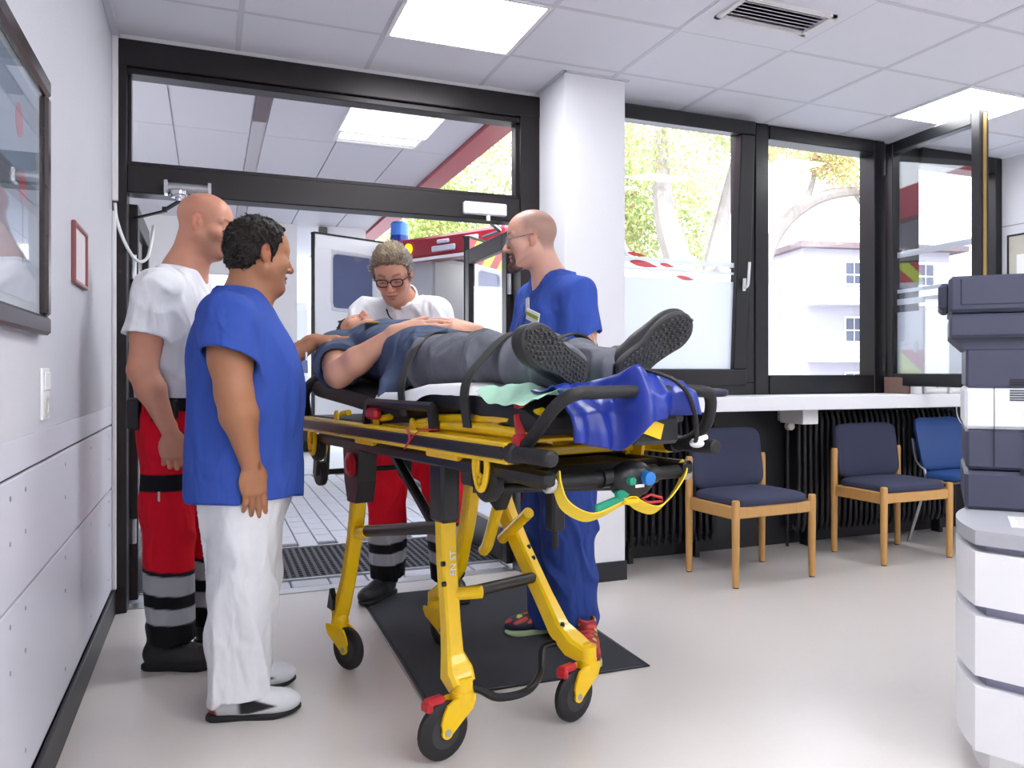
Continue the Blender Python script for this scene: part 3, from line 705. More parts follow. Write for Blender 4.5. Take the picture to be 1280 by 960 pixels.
# ---------------- trees
M_bark = mat('tree_bark', (150, 143, 140), .9, var=.25, scale=14, stretch=(1, 1, .25), bump=.6)
M_leafs = [mat('leaf_green', (176, 192, 128), .6, var=.3, scale=3, spec=.3), mat('leaf_yellow', (226, 220, 164), .6, var=.3, scale=3, spec=.3), mat('leaf_rust', (206, 164, 134), .6, var=.3, scale=3, spec=.3)]
for m_ in M_leafs:
    b_ = m_.node_tree.nodes['Principled BSDF']
    tr_ = m_.node_tree.nodes.new('ShaderNodeBsdfTranslucent'); mx_ = m_.node_tree.nodes.new('ShaderNodeMixShader'); mx_.inputs[0].default_value = .45
    m_.node_tree.links.new(b_.inputs['Base Color'].links[0].from_socket, tr_.inputs[0])
    m_.node_tree.links.new(b_.outputs[0], mx_.inputs[1]); m_.node_tree.links.new(tr_.outputs[0], mx_.inputs[2])
    m_.node_tree.links.new(mx_.outputs[0], m_.node_tree.nodes['Material Output'].inputs[0])
def tree(name, lab, loc, branches, clumps, nl, ls, ms, seed):
    r = np.random.default_rng(seed)
    t = thing(name, lab, 'tree', loc, 0, 'trees outside')
    b = MB()
    for pts, rad in branches: b.tube(pts, rad, 9, smooth=5)
    b.build('trunk', M_bark, t)
    for mi in range(3):
        V = []; F = []
        n = int(nl*ms[mi])
        if n == 0: continue
        C = np.array([c[:3] for c in clumps]); Rr = np.array([c[3] for c in clumps])
        k = r.choice(len(C), n, p=Rr**2/sum(Rr**2))
        d = r.normal(size=(n, 3)); d /= np.linalg.norm(d, axis=1)[:, None]
        pos = C[k]+d*(Rr[k]*r.random(n)**.4)[:, None]
        u = r.normal(size=(n, 3)); u /= np.linalg.norm(u, axis=1)[:, None]
        v = np.cross(u, r.normal(size=(n, 3))); v /= np.linalg.norm(v, axis=1)[:, None]
        s = ls*(.6+.8*r.random(n))[:, None]
        nn = np.cross(u, v)*s*.18
        V = np.stack([pos-u*s*.5, pos-v*s*.28+nn, pos+u*s*.5, pos+v*s*.28+nn], 1).reshape(-1, 3)
        F = np.arange(4*n).reshape(-1, 4)
        m = MB(); me = bpy.data.meshes.new('foliage'); me.from_pydata(V.tolist(), [], F.tolist()); me.materials.append(M_leafs[mi])
        o = bpy.data.objects.new('foliage', me); COL.objects.link(o); o.parent = t; o['kind'] = 'stuff'
def clumps_around(c, R, n, r0, seed):
    r = np.random.default_rng(seed); out = []
    for _ in range(n):
        d = r.normal(size=3); d /= np.linalg.norm(d); q = np.array(c)+d*np.array(R)*r.random()**.5
        out.append((*q, r0*(.6+.8*r.random())))
    return out
tree('plane_tree', 'forked pale trunk tree outside the first window', (9.45, 15.6, 0),
     [([(0, 0, -.2), (.0, 0, 1.6), (-.05, 0, 3.0), (-.5, .1, 4.6), (-.6, .1, 6.5)], [.42, .36, .28, .13]),
      ([(0, 0, 1.4), (.5, .1, 2.6), (1.0, .3, 4.2), (1.6, .4, 6.2)], [.3, .22, .1]),
      ([(-.05, 0, 2.2), (-.9, .2, 3.1), (-1.6, .3, 4.2)], [.13, .09, .05]),
      ([(.0, 0, 2.8), (.45, 0, 3.3), (.9, -.2, 3.6)], [.09, .06, .03])],
     clumps_around((-.4, 2.6, 5.0), (3.0, 1.5, 2.7), 44, .75, 3)+clumps_around((-.2, -.6, 6.4), (2.4, 1.0, 1.2), 9, .5, 33)+clumps_around((-2.2, 1.9, 2.4), (1.5, 1.2, 1.5), 18, .6, 4), 24000, .11, (.62, .33, .05), 11)
tree('plane_tree', 'leaning branch tree with rusty leaves outside the middle window', (13.36, 18.16, 0),
     [([(-.5, .2, -.2), (-.22, .1, 2.1), (0, 0, 4.0), (.39, -.17, 4.95), (.96, -.42, 5.52), (1.64, -.72, 5.84), (2.6, -1.14, 5.9), (3.6, -1.5, 5.6)], [.24, .22, .2, .19, .17, .15, .12, .06]),
      ([(.96, -.42, 5.5), (1.3, -.4, 6.3), (1.5, -.3, 7.4)], [.1, .07, .04]), ([(2.2, -.95, 5.85), (2.6, -1.1, 5.2), (2.9, -1.2, 4.7)], [.06, .04, .02])],
     clumps_around((1.6, -.5, 7.0), (2.8, 1.5, 1.0), 16, .5, 5)+clumps_around((2.7, -1.2, 5.3), (.7, .6, .6), 6, .3, 8), 5500, .11, (.3, .4, .3), 12)
tree('green_tree', 'yellow green tree beyond the canopy above the ambulance', (5.2, 19.0, 0),
     [([(0, 0, -.2), (.1, 0, 2.4), (-.2, 0, 4.5), (-.4, 0, 7)], [.22, .18, .12, .05]), ([(.1, 0, 2.6), (.9, .1, 4), (1.4, .2, 5.8)], [.12, .08, .03])],
     clumps_around((-.5, 0, 5.0), (2.6, 2.2, 2.8), 34, .8, 6), 16000, .11, (.6, .4, 0), 13)
tree('garden_bush', 'green shrub outside low in the middle window', (22.5, 24.5, -2.6),
     [([(0, 0, 0), (0, .1, 1), (.1, 0, 2.2)], [.08, .06, .03])], clumps_around((0, 0, 1.6), (1.5, .8, .9), 14, .5, 9), 4000, .1, (1, 0, 0), 14)
# ================================================================ FURNITURE
M_oak = mat('oak_wood', (204, 156, 92), .42, var=.14, scale=16, stretch=(6, 6, .6), bump=.12)
M_fab = mat('dark_blue_upholstery', (56, 60, 86), .85, var=.1, scale=220, bump=.5, bscale=420)
M_fab2 = mat('blue_vinyl', (40, 78, 140), .45, var=.06, scale=30)
M_foot = mat('felt_foot', (40, 34, 30), .8)
def cushion(L, W, T, crown, n=16, rnd=.05, bend=None):
    """rounded upholstered pad, centred, thickness T in z"""
    mb = MB(); P = []
    k = 40; r = rnd
    out = []
    for i in range(k):
        a = 2*PI*i/k; ca, sa = math.cos(a), math.sin(a); e = .32
        out.append((math.copysign(abs(ca)**e, ca)*L/2, math.copysign(abs(sa)**e, sa)*W/2))
    rings = [(.0, -1, 0), (.6, -1, 0), (.93, -.96, 0), (1., -.55, 0), (1., .5, 0), (.96, .86, 0), (.85, 1, .35), (.55, 1, .8), (.25, 1, .97), (.0, 1, 1)]
    V = []
    for s, z, c in rings:
        for x, y in out:
            V.append([x*max(s, .001), y*max(s, .001), z*T/2+crown*c])
    if bend:
        for q in V: q[2] += bend*(q[0]/(L/2))**2
    m = len(rings)
    F = [(j*k+i, j*k+(i+1) % k, (j+1)*k+(i+1) % k, (j+1)*k+i) for j in range(m-1) for i in range(k)]
    return V, F
def wood_chair(name, lab, loc, rz, group):
    t = thing(name, lab, 'chair', loc, rz, group)          # faces local -y
    hx, fy, ry = .268, -.215, .205
    for x in (-hx, hx):
        g = MB().lathe((x, fy, .006), (0, 0, 1), [(0, .017), (.012, .0185), (.42, .0225), (.452, .021), (.457, .016)], 16).build('leg', M_oak, t)
        MB().cyl((x, fy, 0), (x, fy, .008), .016).build('foot_pad', M_foot, g)
        g = MB().lathe((x, ry, .006), (0, 0, 1), [(0, .017), (.012, .0185), (.4, .0225), (.64, .0215), (.655, .017)], 16).build('leg', M_oak, t)
        MB().cyl((x, ry, 0), (x, ry, .008), .016).build('foot_pad', M_foot, g)
        MB().bx(x-.011, x+.011, fy+.015, ry-.015, .36, .43, .006).build('side_rail', M_oak, t)
    MB().bx(-hx+.015, hx-.015, fy-.011, fy+.011, .365, .425, .006).build('front_rail', M_oak, t)
    MB().bx(-hx+.015, hx-.015, ry-.011, ry+.011, .365, .425, .006).build('rear_rail', M_oak, t)
    V, F = cushion(.515, .44, .05, .022)
    V = [(x, y-.01, .445+z+.02*(-y/.22)*0) for x, y, z in V]
    MB().add(V, F).build('seat', M_fab, t, 60)
    V, F = cushion(.515, .35, .045, .012, bend=-.0)
    R = Matrix.Rotation(math.radians(90-9), 3, 'X')
    V = [tuple(R @ Vector((x, y, z))+Vector((0, .205+.02*0, .642))) for x, y, z in V]
    V = [(x, y-.05*(1-(x/.26)**2)*0, z) for x, y, z in V]
    MB().add(V, F).build('backrest', M_fab, t, 60)
    for x in (-hx, hx): MB().cyl((x, ry, .6), (x*.93, ry, .6), .006).build('bolt', M_black, t)
    return t
c1 = wood_chair('upholstered_chair', 'oak framed chair with dark blue upholstery nearest the pillar and stretcher', (2.80, 3.945, 0), math.radians(4.3), 'waiting chairs under the sill')
c2 = dup(c1, (3.915, 4.015, 0), math.radians(1.0), 'oak framed chair with dark blue upholstery beside the plain blue chair', 'waiting chairs under the sill')
t = thing('visitor_chair', 'blue vinyl chair with slim chrome legs half hidden behind the copier', 'chair', (4.56, 4.02, 0), math.radians(4))
M_leg = mat('satin_chrome', (196, 200, 206), .25, metal=.9)
for s in (-1, 1):
    MB().tube([(s*.25, -.23, .012), (s*.235, -.2, .42), (s*.22, -.1, .44), (s*.22, .15, .42)], .011, 8, smooth=3).build('leg', M_leg, t)
    MB().tube([(s*.25, .24, .012), (s*.225, .12, .44), (s*.22, .2, .55), (s*.215, .235, .7)], .011, 8, smooth=3).build('leg', M_leg, t)
    MB().bx(s*.225-.012, s*.225+.012, -.02, .12, .425, .45, .003).build('bracket', M_leg, t)
V, F = cushion(.47, .43, .04, .012); MB().add([(x, y-.03, .462+z) for x, y, z in V], F).build('seat', M_fab2, t, 60)
V, F = cushion(.46, .36, .035, .01, bend=.03)
R = Matrix.Rotation(math.radians(90-13), 3, 'X')
MB().add([tuple(R @ Vector(q)+Vector((0, .21, .66))) for q in V], F).build('backrest', M_fab2, t, 60)
# pad lying on the sill
t = MB(); V, F = cushion(.56, .34, .045, .006); t.add(V, F)
o = t.build('seat_pad', mat('dark_navy_vinyl', (40, 42, 66), .4, var=.06), None, 60, (2.50, 4.24, 1.0235)); tag(o, 'flat dark navy pad lying on the sill beside the pillar', 'pad')
# card boxes on the sill
M_card = mat('white_box_card', (228, 228, 226), .6); M_grey = mat('box_grey_print', (190, 192, 188), .6)
for k, (x, lab) in enumerate(((4.49, 'white ribbed storage box on the sill nearer the window post'), (4.72, 'white ribbed storage box on the sill nearer the copier'))):
    t = thing('storage_box', lab, 'box', (x, 4.28, 1.0), 0, 'boxes on the sill')
    MB().bx(-.1, .1, -.09, .12, 0, .115, .006).build('box_body', M_card, t, 0)
    for q in range(4): MB().bx(-.095, .095, -.098, -.09, .012+.026*q, .03+.026*q, .003).build('rib', M_white, t, 0)
    MB().cyl((0, -.104, .05), (0, -.097, .05), .008).build('knob', M_foot, t)
t = thing('document_holder', 'plain white upright box file on the sill left of the ribbed boxes', 'box', (4.325, 4.3, 1.0))
MB().bx(-.05, .05, -.1, .12, 0, .125, .003).build('box_body', M_white, t, 0); MB().bx(-.05, .05, -.104, -.1, .05, .08).build('label', M_card, t, 0)
MB().bx(-.075, -.052, -.1, .12, 0, .11, .003).build('folder', mat('folder_brown', (120, 92, 80), .6), t, 0)

# floor mat
t = thing('floor_mat', 'dark grey floor mat lying under the stretcher', 'mat', (1.13, 3.585, 0), math.radians(-.8))
MB().bx(-.43, .43, -.71, .71, .0005, .008, .003).build('carpet', mat('dark_mat_carpet', (52, 54, 60), .95, var=.12, scale=120, bump=.6, bscale=320), t, 0)
f = MB(); 
for a in ((-.445, .445, -.725, -.71), (-.445, .445, .71, .725), (-.445, -.43, -.71, .71), (.43, .445, -.71, .71)): f.bx(*a, .0005, .007, .002)
f.build('rubber_edge', M_black, t, 0)

# ---------------- cabinet with curved end
M_cab = mat('white_cabinet_laminate', (238, 238, 242), .35, var=.01)
M_cabtop = mat('grey_cabinet_top', (176, 176, 184), .4, var=.02)
AX, AY = 1.959, 1.692
t = thing('drawer_cabinet', 'white curved drawer cabinet carrying the copier', 'cabinet', (AX, AY, 0))
def outline(off):
    front = [(.27, -.70), (0, 0)]
    cur = [(.0, 0), (.055, .09), (.115, .165), (.185, .23), (.27, .285), (.36, .325), (.48, .34)]
    cur = [tuple(q) for q in catmull([(x, y, 0) for x, y in cur], 3)[:, :2]]
    P = [(1.1, -.70)]+front[:1]+cur+[(1.1, .34)]
    C = np.array((.6, -.15)); out = []
    for q in P:
        v = C-np.array(q); out.append(tuple(np.array(q)+v/np.linalg.norm(v)*off))
    return out
def slab(off, z0, z1):
    P = outline(off)[::-1]
    return MB().prism(P, (0, 0, z0), (1, 0, 0), (0, 1, 0), z1-z0)
slab(.045, 0, .085).build('plinth', M_white, t, 0)
slab(.035, .08, .655).build('carcass', mat('cabinet_groove', (150, 150, 172), .5), t, 0)
for z0, z1 in ((.085, .265), (.295, .46), (.49, .64)): slab(0, z0, z1).build('drawer', M_cab, t, 0)
slab(0.0, .66, .70).build('top_plate', M_cabtop, t, 0)
# ---------------- copier
M_dk = mat('copier_dark', (66, 68, 88), .45, var=.04, scale=60)
M_lt = mat('copier_light', (228, 230, 236), .42, var=.01)
t = thing('copier', 'grey and white office copier standing on the white cabinet', 'copier', (2.228, 1.965, .70), math.radians(-47))
# local: x along the front to the right, -y towards the viewer
MB().bx(0, .62, 0, .5, 0, .125, .012).build('paper_drawer', M_dk, t, 0)
MB().bx(.004, .62, .004, .5, .13, .26, .01).build('lower_body', M_dk, t, 0)
MB().bx(.17, .62, -.006, .02, .15, .262, .004).build('tray_door', M_dk, t, 0)
MB().bx(.16, .62, -.004, .02, .127, .139).build('tray_slot', M_black, t, 0)
MB().bx(0, .62, 0, .5, .26, .392, .01).build('middle_body', M_lt, t, 0)
MB().bx(.17, .62, -.006, .02, .262, .345, .004).build('front_door', M_lt, t, 0)
MB().bx(.085, .087, -.001, .01, .14, .392).build('seam', M_foot, t, 0)
for k in range(5): MB().bx(.13, .22, -.0025, .01, .352+.0075*k-.0, .3555+.0075*k).build('vent_slot', M_black, t, 0)
MB().bx(.004, .62, .0, .5, .392, .52, .008).build('upper_body', M_dk, t, 0)
for k in range(3): MB().bx(.13, .22, -.0025, .01, .4+.008*k, .404+.008*k).build('vent_slot', M_black, t, 0)
MB().prism([(0, .515), (-.04, .553), (.64, .553), (.6, .515)], (0, .0, 0), (1, 0, 0), (0, 0, 1), -.45).build('scanner_neck', M_dk, t, 0)
MB().bx(-.045, .66, -.03, .5, .553, .628, .008).build('scanner_base', M_dk, t, 0)
MB().bx(-.047, .66, -.032, .5, .632, .75, .012).build('document_lid', M_dk, t, 0)
MB().bx(-.012, .66, -.036, -.02, .655, .742, .004).build('lid_panel', M_dk, t, 0)
MB().bx(-.078, -.04, .05, .3, .645, .735, .012).build('side_grip', M_dk, t, 0)
t = thing('paper_sheet', 'printed white sheet lying on the cabinet in front of the copier', 'paper', (2.20, 1.70, .70), math.radians(-48))
MB().bx(-.06, .2, -.1, .1, .0005, .002).build('sheet', M_white, t, 0)
for k in range(6): MB().bx(-.04, .17, -.075+.03*k, -.07+.03*k, .002, .0022).build('print_line', mat('print_pink', (214, 190, 196), .6), t, 0)
# ================================================================ STRETCHER
M_y = mat('yellow_powder_coat', (250, 204, 8), .32, var=.05, scale=22, coat=.2)
M_y2 = mat('yellow_webbing', (238, 205, 52), .7, var=.06, scale=60, bump=.3, bscale=300)
M_bk = mat('black_powder_coat', (17, 17, 20), .38, var=.15, scale=30)
M_grip = mat('black_rubber_grip', (26, 26, 29), .6, var=.12, scale=60, bump=.3)
M_matt = mat('black_mattress_vinyl', (24, 24, 28), .55, var=.1, scale=14, bump=.25, bscale=60)
M_redp = mat('red_plastic', (192, 32, 44), .4, var=.06)
M_tyre = mat('black_tyre', (27, 27, 29), .6, var=.12, scale=40)
M_belt = mat('grey_black_webbing', (48, 48, 48), .8, var=.1, scale=90, bump=.4, bscale=300)
SO = (.818, 2.808); SRZ = math.atan2(.216, .976)
def L(s, l, z): return (l, -s, z)
st = thing('stretcher', 'yellow wheeled ambulance stretcher carrying the lying patient', 'stretcher', (SO[0], SO[1], 0), SRZ)
def part(mb, name, m, par=st, sm=35): return mb.build(name, m, par, sm)
# side rails with black bumper inserts and grips
for sd_ in (-1, 1):
    x = .275*sd_
    r = part(MB().bx(x-.02, x+.02, -.74, .89, .905, .962, .006), 'side_rail', M_y, st, 0)
    part(MB().bx(x+sd_*.014, x+sd_*.027, -.73, .885, .917, .95, .004), 'bumper_strip', M_bk, r, 0)
    g = MB().lathe(L(.735, x, .934), (0, -1, 0), [(0, .027), (.03, .027), (.034, .02)]+[(.04+.011*k+d, .0195+.0015*(d > 0.003)) for k in range(13) for d in (0, .004, .008)]+[(.185, .02), (.19, .014)], 16)
    part(g, 'grip', M_grip, r)
    part(MB().box(L(-.905, x, .93), (.05, .05, .05), None, .01), 'rail_end', M_bk, r, 0)
for s_ in (-.88, -.45, .1, .6):
    part(MB().bx(-.265, .265, -s_-.016, -s_+.016, .905, .93, .004), 'cross_member', M_y, st, 0)
# bed plates under the mattress
part(MB().bx(-.25, .25, .17, .86, .955, .966, .003), 'back_plate', M_bk, st, 0)
part(MB().bx(-.25, .25, -.72, .15, .955, .966, .003), 'leg_plate', M_y, st, 0)
for x in (-.245, .245):
    part(MB().tube([L(.12, x, .975), L(.45, x, .985), L(.74, x, .982)], .016, 10, smooth=4), 'bed_tube', M_y)
    part(MB().tube([L(.2, x*.93, 1.0), L(.5, x*.97, 1.012), L(.7, x*.98, 1.02), L(.8, x*.9, 1.04)], .013, 10, smooth=4), 'foot_tube', M_y)
part(MB().prism([(-.24, 0), (.24, 0), (.2, .18), (-.2, .18)], L(.62, 0, .985), (1, 0, 0), (0, -1, .12), .012), 'foot_plate', M_y, st, 0)
for s_, x in ((-.54, -.262), (-.16, -.262), (.13, -.262)):
    b = part(MB().prism([(-.02, 0), (.02, 0), (.014, .03), (0, .04), (-.014, .03)], L(s_, x, .958), (0, -1, 0), (0, 0, 1), .008), 'hinge_lug', M_y, st, 0)
    part(MB().cyl(L(s_+.02, x+.01, .984), L(s_+.085, x+.012, .992), .011), 'lock_pin', M_y, b)
# mattress: flat foot half with a slight knee rise, raised back section
def matt_top(s):
    return float(np.interp(s, [-.95, -.5, -.2, 0, .2, .4, .6, .85], [1.125, 1.092, 1.066, 1.07, 1.098, 1.105, 1.08, 1.05]))
def matt_sec(s0, s1, n, name, hw, th):
    P = []; k = 18
    mb = MB(); V = []
    for i in range(n+1):
        s = s0+(s1-s0)*i/n; t = matt_top(s); e_ = min(1, (min(i, n-i)+.35)/1.0)
        for j in range(k):
            a = 2*PI*j/k; c, sn = math.cos(a), math.sin(a)
            V.append(L(s, hw*math.copysign(abs(c)**.35, c)*(.97+.03*e_), t-th/2+th/2*e_*math.copysign(abs(sn)**.45, sn)))
    F = [(i*k+j, i*k+(j+1) % k, (i+1)*k+(j+1) % k, (i+1)*k+j) for i in range(n) for j in range(k)]+[tuple(range(k-1, -1, -1)), tuple(range(n*k, n*k+k))]
    return part(mb.add(V, F), name, M_matt, st, 50)
matt_sec(-.9, -.19, 12, 'back_cushion', .25, .085)
matt_sec(-.18, .82, 16, 'leg_cushion', .255, .085)
part(MB().tube([L(-.86, -.22, 1.12), L(-.9, -.25, 1.085), L(-.9, -.27, 1.04), L(-.9, -.26, .96)], .022, 10, smooth=4), 'head_handle', M_grip)
part(MB().tube([L(-.86, .22, 1.12), L(-.9, .25, 1.085), L(-.9, .27, 1.04), L(-.9, .26, .96)], .022, 10, smooth=4), 'head_handle', M_grip)
part(MB().cyl(L(-.88, -.2, 1.115), L(-.88, .2, 1.115), .035), 'head_roll', M_matt)
# guard rails
for sd_ in (-1, 1):
    x = .275*sd_
    g = MB().bx(x-.012, x+.012, -.30, .22, 1.022, 1.052, .01); g.beam(L(.285, x, 1.04), L(.3, x, .965), .024, .024)
    g.beam(L(-.2, x, 1.035), L(-.23, x, .965), .024, .024)
    part(g, 'guard_rail', M_bk, st, 0)
    part(MB().box(L(-.16, x, 1.0), (.03, .09, .04), None, .01), 'rail_latch', M_redp, st, 0)
# foot end U bar
part(MB().tube([L(.76, -.265, .935), L(.83, -.262, .99), L(.91, -.255, 1.06), L(.945, -.225, 1.088), L(.95, -.15, 1.092), L(.95, .17, 1.092), L(.94, .235, 1.07), L(.9, .262, 1.0), L(.84, .265, .955), L(.77, .265, .935)], .0165, 12, smooth=5), 'foot_bar', M_grip)
lv = part(MB().box(L(.72, -.235, 1.045), (.03, .045, .05), None, .01).beam(L(.73, -.25, 1.03), L(.765, -.262, .955), .022, .018).cyl(L(.765, -.25, .965), L(.765, -.28, .965), .02), 'release_lever', M_redp, st, 0)
part(MB().strip([L(.16, -.298, .968), L(.2, -.308, .94), L(.16, -.306, .905), L(.24, -.30, .962), L(.33, -.28, .972)], .012, .003, (0, -1, .4), 4), 'red_tape', M_redp)
part(MB().strip([L(.6, -.15, 1.0), L(.66, -.1, 1.012), L(.72, .02, 1.008)], .05, .004, (0, 1, 0), 4), 'id_plate', mat('pale_plate', (206, 196, 178), .5), st)
# under-rail sliding frame
for sd_ in (-1, 1):
    x = .235*sd_
    part(MB().bx(x-.018, x+.018, -.86, .8, .855, .893, .008), 'slide_tube', M_bk, st, 0)
    part(MB().bx(x-.03, x+.03, -.42, -.22, .885, .908, .004), 'slide_clamp', M_y, st, 0)
    part(MB().bx(x-.03, x+.03, .2, .36, .885, .908, .004), 'slide_clamp', M_y, st, 0)
for s_ in (-.75, -.5, .24, .72): part(MB().bx(-.23, .23, -s_-.025, -s_+.025, .85, .89, .006), 'chassis_bar', M_bk, st, 0)
part(MB().bx(-.2, .2, -.70, -.30, .868, .884, .004), 'tray_plate', M_bk, st, 0)
part(MB().cyl(L(.55, -.19, .905), L(.55, .22, .905), .016), 'roller', M_bk)
# small transfer wheels in yellow forks
def tow(s, l, z, r):
    w = part(MB().lathe(L(s, l-.016, z), (1, 0, 0), [(0, r*.55), (0, r*.92), (.006, r), (.026, r), (.032, r*.92), (.032, r*.55)], 20), 'transfer_wheel', M_tyre)
    f = MB()
    for d in (-.024, .024):
        f.tube([L(s-.022, l+d, z+r+.035), L(s-.034, l+d, z+.04), L(s-.02, l+d, z-.01), L(s, l+d, z-.026), L(s+.02, l+d, z-.01), L(s+.034, l+d, z+.04), L(s+.022, l+d, z+r+.035)], .009, 8, smooth=3); f.tube([L(s-.01, l+d, z+r+.02), L(s-.014, l+d, z+.02), L(s+.012, l+d, z+.012)], .006, 6, smooth=2)
    f.cyl(L(s, l-.03, z), L(s, l+.03, z), .008)
    part(f, 'wheel_fork', M_y, w)
tow(.56, -.24, .845, .062); tow(-.82, -.24, .835, .055); tow(.56, .255, .85, .062); tow(-.82, .24, .835, .055)
for s_, l_ in ((-.93, -.19), (-.93, .19)):
    w = part(MB().lathe(L(s_, l_-.015, .715), (1, 0, 0), [(0, .02), (0, .048), (.006, .052), (.026, .052), (.03, .048), (.03, .02)], 18), 'loading_wheel', M_tyre)
    part(MB().beam(L(s_, l_+.022, .71), L(s_+.02, l_+.022, .87), .012, .04).beam(L(s_, l_-.022, .71), L(s_+.02, l_-.022, .87), .012, .04), 'wheel_bracket', M_bk, w, 0)
part(MB().cyl(L(-.92, -.17, .72), L(-.92, .17, .72), .012), 'loading_axle', M_bk)
# control bar at the foot end
part(MB().cyl(L(.83, -.215, .862), L(.83, .235, .862), .0185, n=16), 'control_bar', M_grip)
for x in (-.222, .242):
    part(MB().beam(L(.45, x*.95, .872), L(.84, x, .862), .036, .036, r=.008), 'control_arm', M_bk, st, 0)
    part(MB().lathe(L(.83, x-.012, .862), (1, 0, 0), [(0, .02), (.004, .025), (.02, .025), (.024, .02)], 16), 'end_collar', M_steel)
cb_ = MB()
cb_.ell(L(.842, .035, .855), (.074, .042, .052), 24, 14); cb_.cyl(L(.83, -.06, .862), L(.83, .13, .862), .026, n=16)
cb_ = part(cb_, 'control_box', M_bk, st, 60)
M_blueK = mat('blue_knob', (48, 132, 214), .4); M_grn = mat('green_clip_plastic', (26, 150, 118), .4)
part(MB().lathe(L(.87, .055, .862), (0, -1, -.05), [(0, .02), (.03, .018), (.034, .013), (.036, .006)], 18), 'blue_knob', M_blueK, cb_)
part(MB().lathe(L(.87, .003, .857), (0, -1, -.05), [(0, .012), (.02, .011), (.024, .006)], 16), 'green_knob', M_grn, cb_)
part(MB().box(L(.885, .03, .842), (.03, .002, .008)), 'marking', M_white, cb_, 0)
# yellow strap looped under the control bar, with clips
sp_ = part(MB().strip([L(.83, -.2, .882), L(.845, -.205, .85), L(.85, -.185, .805), L(.85, -.12, .77), L(.85, -.06, .775), L(.85, .0, .796), L(.85, .03, .8), L(.85, .06, .782), L(.85, .11, .766), L(.85, .15, .78), L(.85, .2, .825), L(.845, .225, .86), L(.83, .22, .885)], .04, .004, (0, -.75, .6), 5), 'hanging_strap', M_y2)
part(MB().box(L(.855, .018, .8), (.05, .03, .012), None, .003), 'strap_buckle', M_y, sp_, 0)
part(MB().beam(L(.86, -.1, .79), L(.86, -.005, .812), .014, .02, r=.004).beam(L(.86, -.03, .815), L(.86, .01, .83), .018, .026, r=.004), 'green_clip', M_grn, sp_, 0)
part(MB().tube([L(.86, .06, .803), L(.865, .085, .812), L(.865, .125, .8), L(.862, .13, .79), L(.86, .08, .79)], .004, 6, closed=True), 'red_clip', M_redp, sp_)
# legs
def leg_tube(pts, wd, th, up, name='leg', m=M_y):
    mb = MB()
    P = [np.array(p) for p in pts]; n = len(P); V = []
    up = np.array(up, float)
    T = np.gradient(np.array(P), axis=0)
    for i in range(n):
        t = T[i]/np.linalg.norm(T[i]); x = np.cross(t, up); x /= np.linalg.norm(x); u = np.cross(x, t)
        w_ = wd[i] if not np.isscalar(wd) else wd; h_ = th[i] if not np.isscalar(th) else th; c = .28
        for a, b in ((-1, -1+c), (-1+c, -1), (1-c, -1), (1, -1+c), (1, 1-c), (1-c, 1), (-1+c, 1), (-1, 1-c)):
            V.append(P[i]+x*a*w_/2+u*b*h_/2)
    F = [(i*8+j, i*8+(j+1) % 8, (i+1)*8+(j+1) % 8, (i+1)*8+j) for i in range(n-1) for j in range(8)]+[tuple(range(7, -1, -1)), tuple(range(n*8-8, n*8))]
    return part(mb.add(V, F), name, m, st, 30)
def caster(s, l, ang, stem, r, lever=True, wd=.03):
    """wheel centre (s,l), trailing plane direction angle (in local x,y), stem = (s,l,z) of the swivel"""
    t = np.array([math.cos(ang), math.sin(ang), 0]); ax = np.array([-t[1], t[0], 0]); c = np.array(L(s, l, r)); sp2 = np.array(L(*stem))
    lg = bpy.data.objects.new('caster', None); COL.objects.link(lg); lg.parent = st
    part(MB().lathe(c-ax*wd/2, ax, [(0, r*.6), (0, r*.88), (.003, r*.95), (.008, r), (wd-.008, r), (wd-.003, r*.95), (wd, r*.88), (wd, r*.6)], 26), 'wheel', M_tyre, lg)
    part(MB().lathe(c-ax*(wd/2+.001), ax, [(0, .01), (0, r*.58), (.004, r*.62), (wd-.002, r*.62), (wd+.002, r*.58), (wd+.002, .01)], 22), 'hub', mat('hub_grey', (52, 52, 56), .5), lg)
    f = MB()
    up = np.array((0, 0, 1.))
    d = sp2-c; d[2] = 0
    for sg in (-1, 1):
        o = c+ax*sg*(wd/2+.008)
        dx = float(d @ t); dz = float(sp2[2]-c[2])
        sgn = 1 if dx > 0 else -1; dx = abs(dx)
        rim = [(-.019*math.cos(a_), -.019*math.sin(a_)) for a_ in np.linspace(-.5, PI-.4, 8)]
        poly = rim+[(dx*.7+.012, dz*.28), (dx+.022, dz*.52), (dx+.034, dz*.8), (dx+.034, dz), (dx-.04, dz), (dx*.3-.02, dz*.86), (-.012, dz*.62), (-.021, dz*.3)]
        poly = [(sgn*a_, b_) for a_, b_ in poly]
        f.prism(poly, o-ax*.004, t, up, -.008 if np.cross(t, up) @ ax < 0 else .008)
    ct = np.array([sp2[0], sp2[1], 0])
    f.cyl(ct+up*(sp2[2]-.02), ct+up*(sp2[2]+.012), .034, n=18)
    part(f, 'fork', M_y, lg, 25)
    part(MB().cyl(c-ax*(wd/2+.014), c+ax*(wd/2+.014), .011, n=10), 'axle_bolt', M_steel, lg)
    part(MB().cyl(ct+up*(sp2[2]+.012), ct+up*(sp2[2]+.055), .032, n=18).cyl(ct+up*(sp2[2]+.055), ct+up*(sp2[2]+.062), .014, n=12), 'swivel_housing', M_y, lg)
    if lever:
        q = c-t*(1 if (d @ t) > 0 else -1)*.03+up*(sp2[2]-c[2]+.005)
        part(MB().box(q, (.06, .035, .022), np.array([t, ax, up]).T, .006).box(q-t*(1 if (d @ t) > 0 else -1)*.025-up*.012, (.02, .045, .03), np.array([t, ax, up]).T, .006), 'brake_lever', M_redp, lg, 0)
    return lg
caster(.342, -.268, math.radians(8), (.335, -.2, .175), .085)
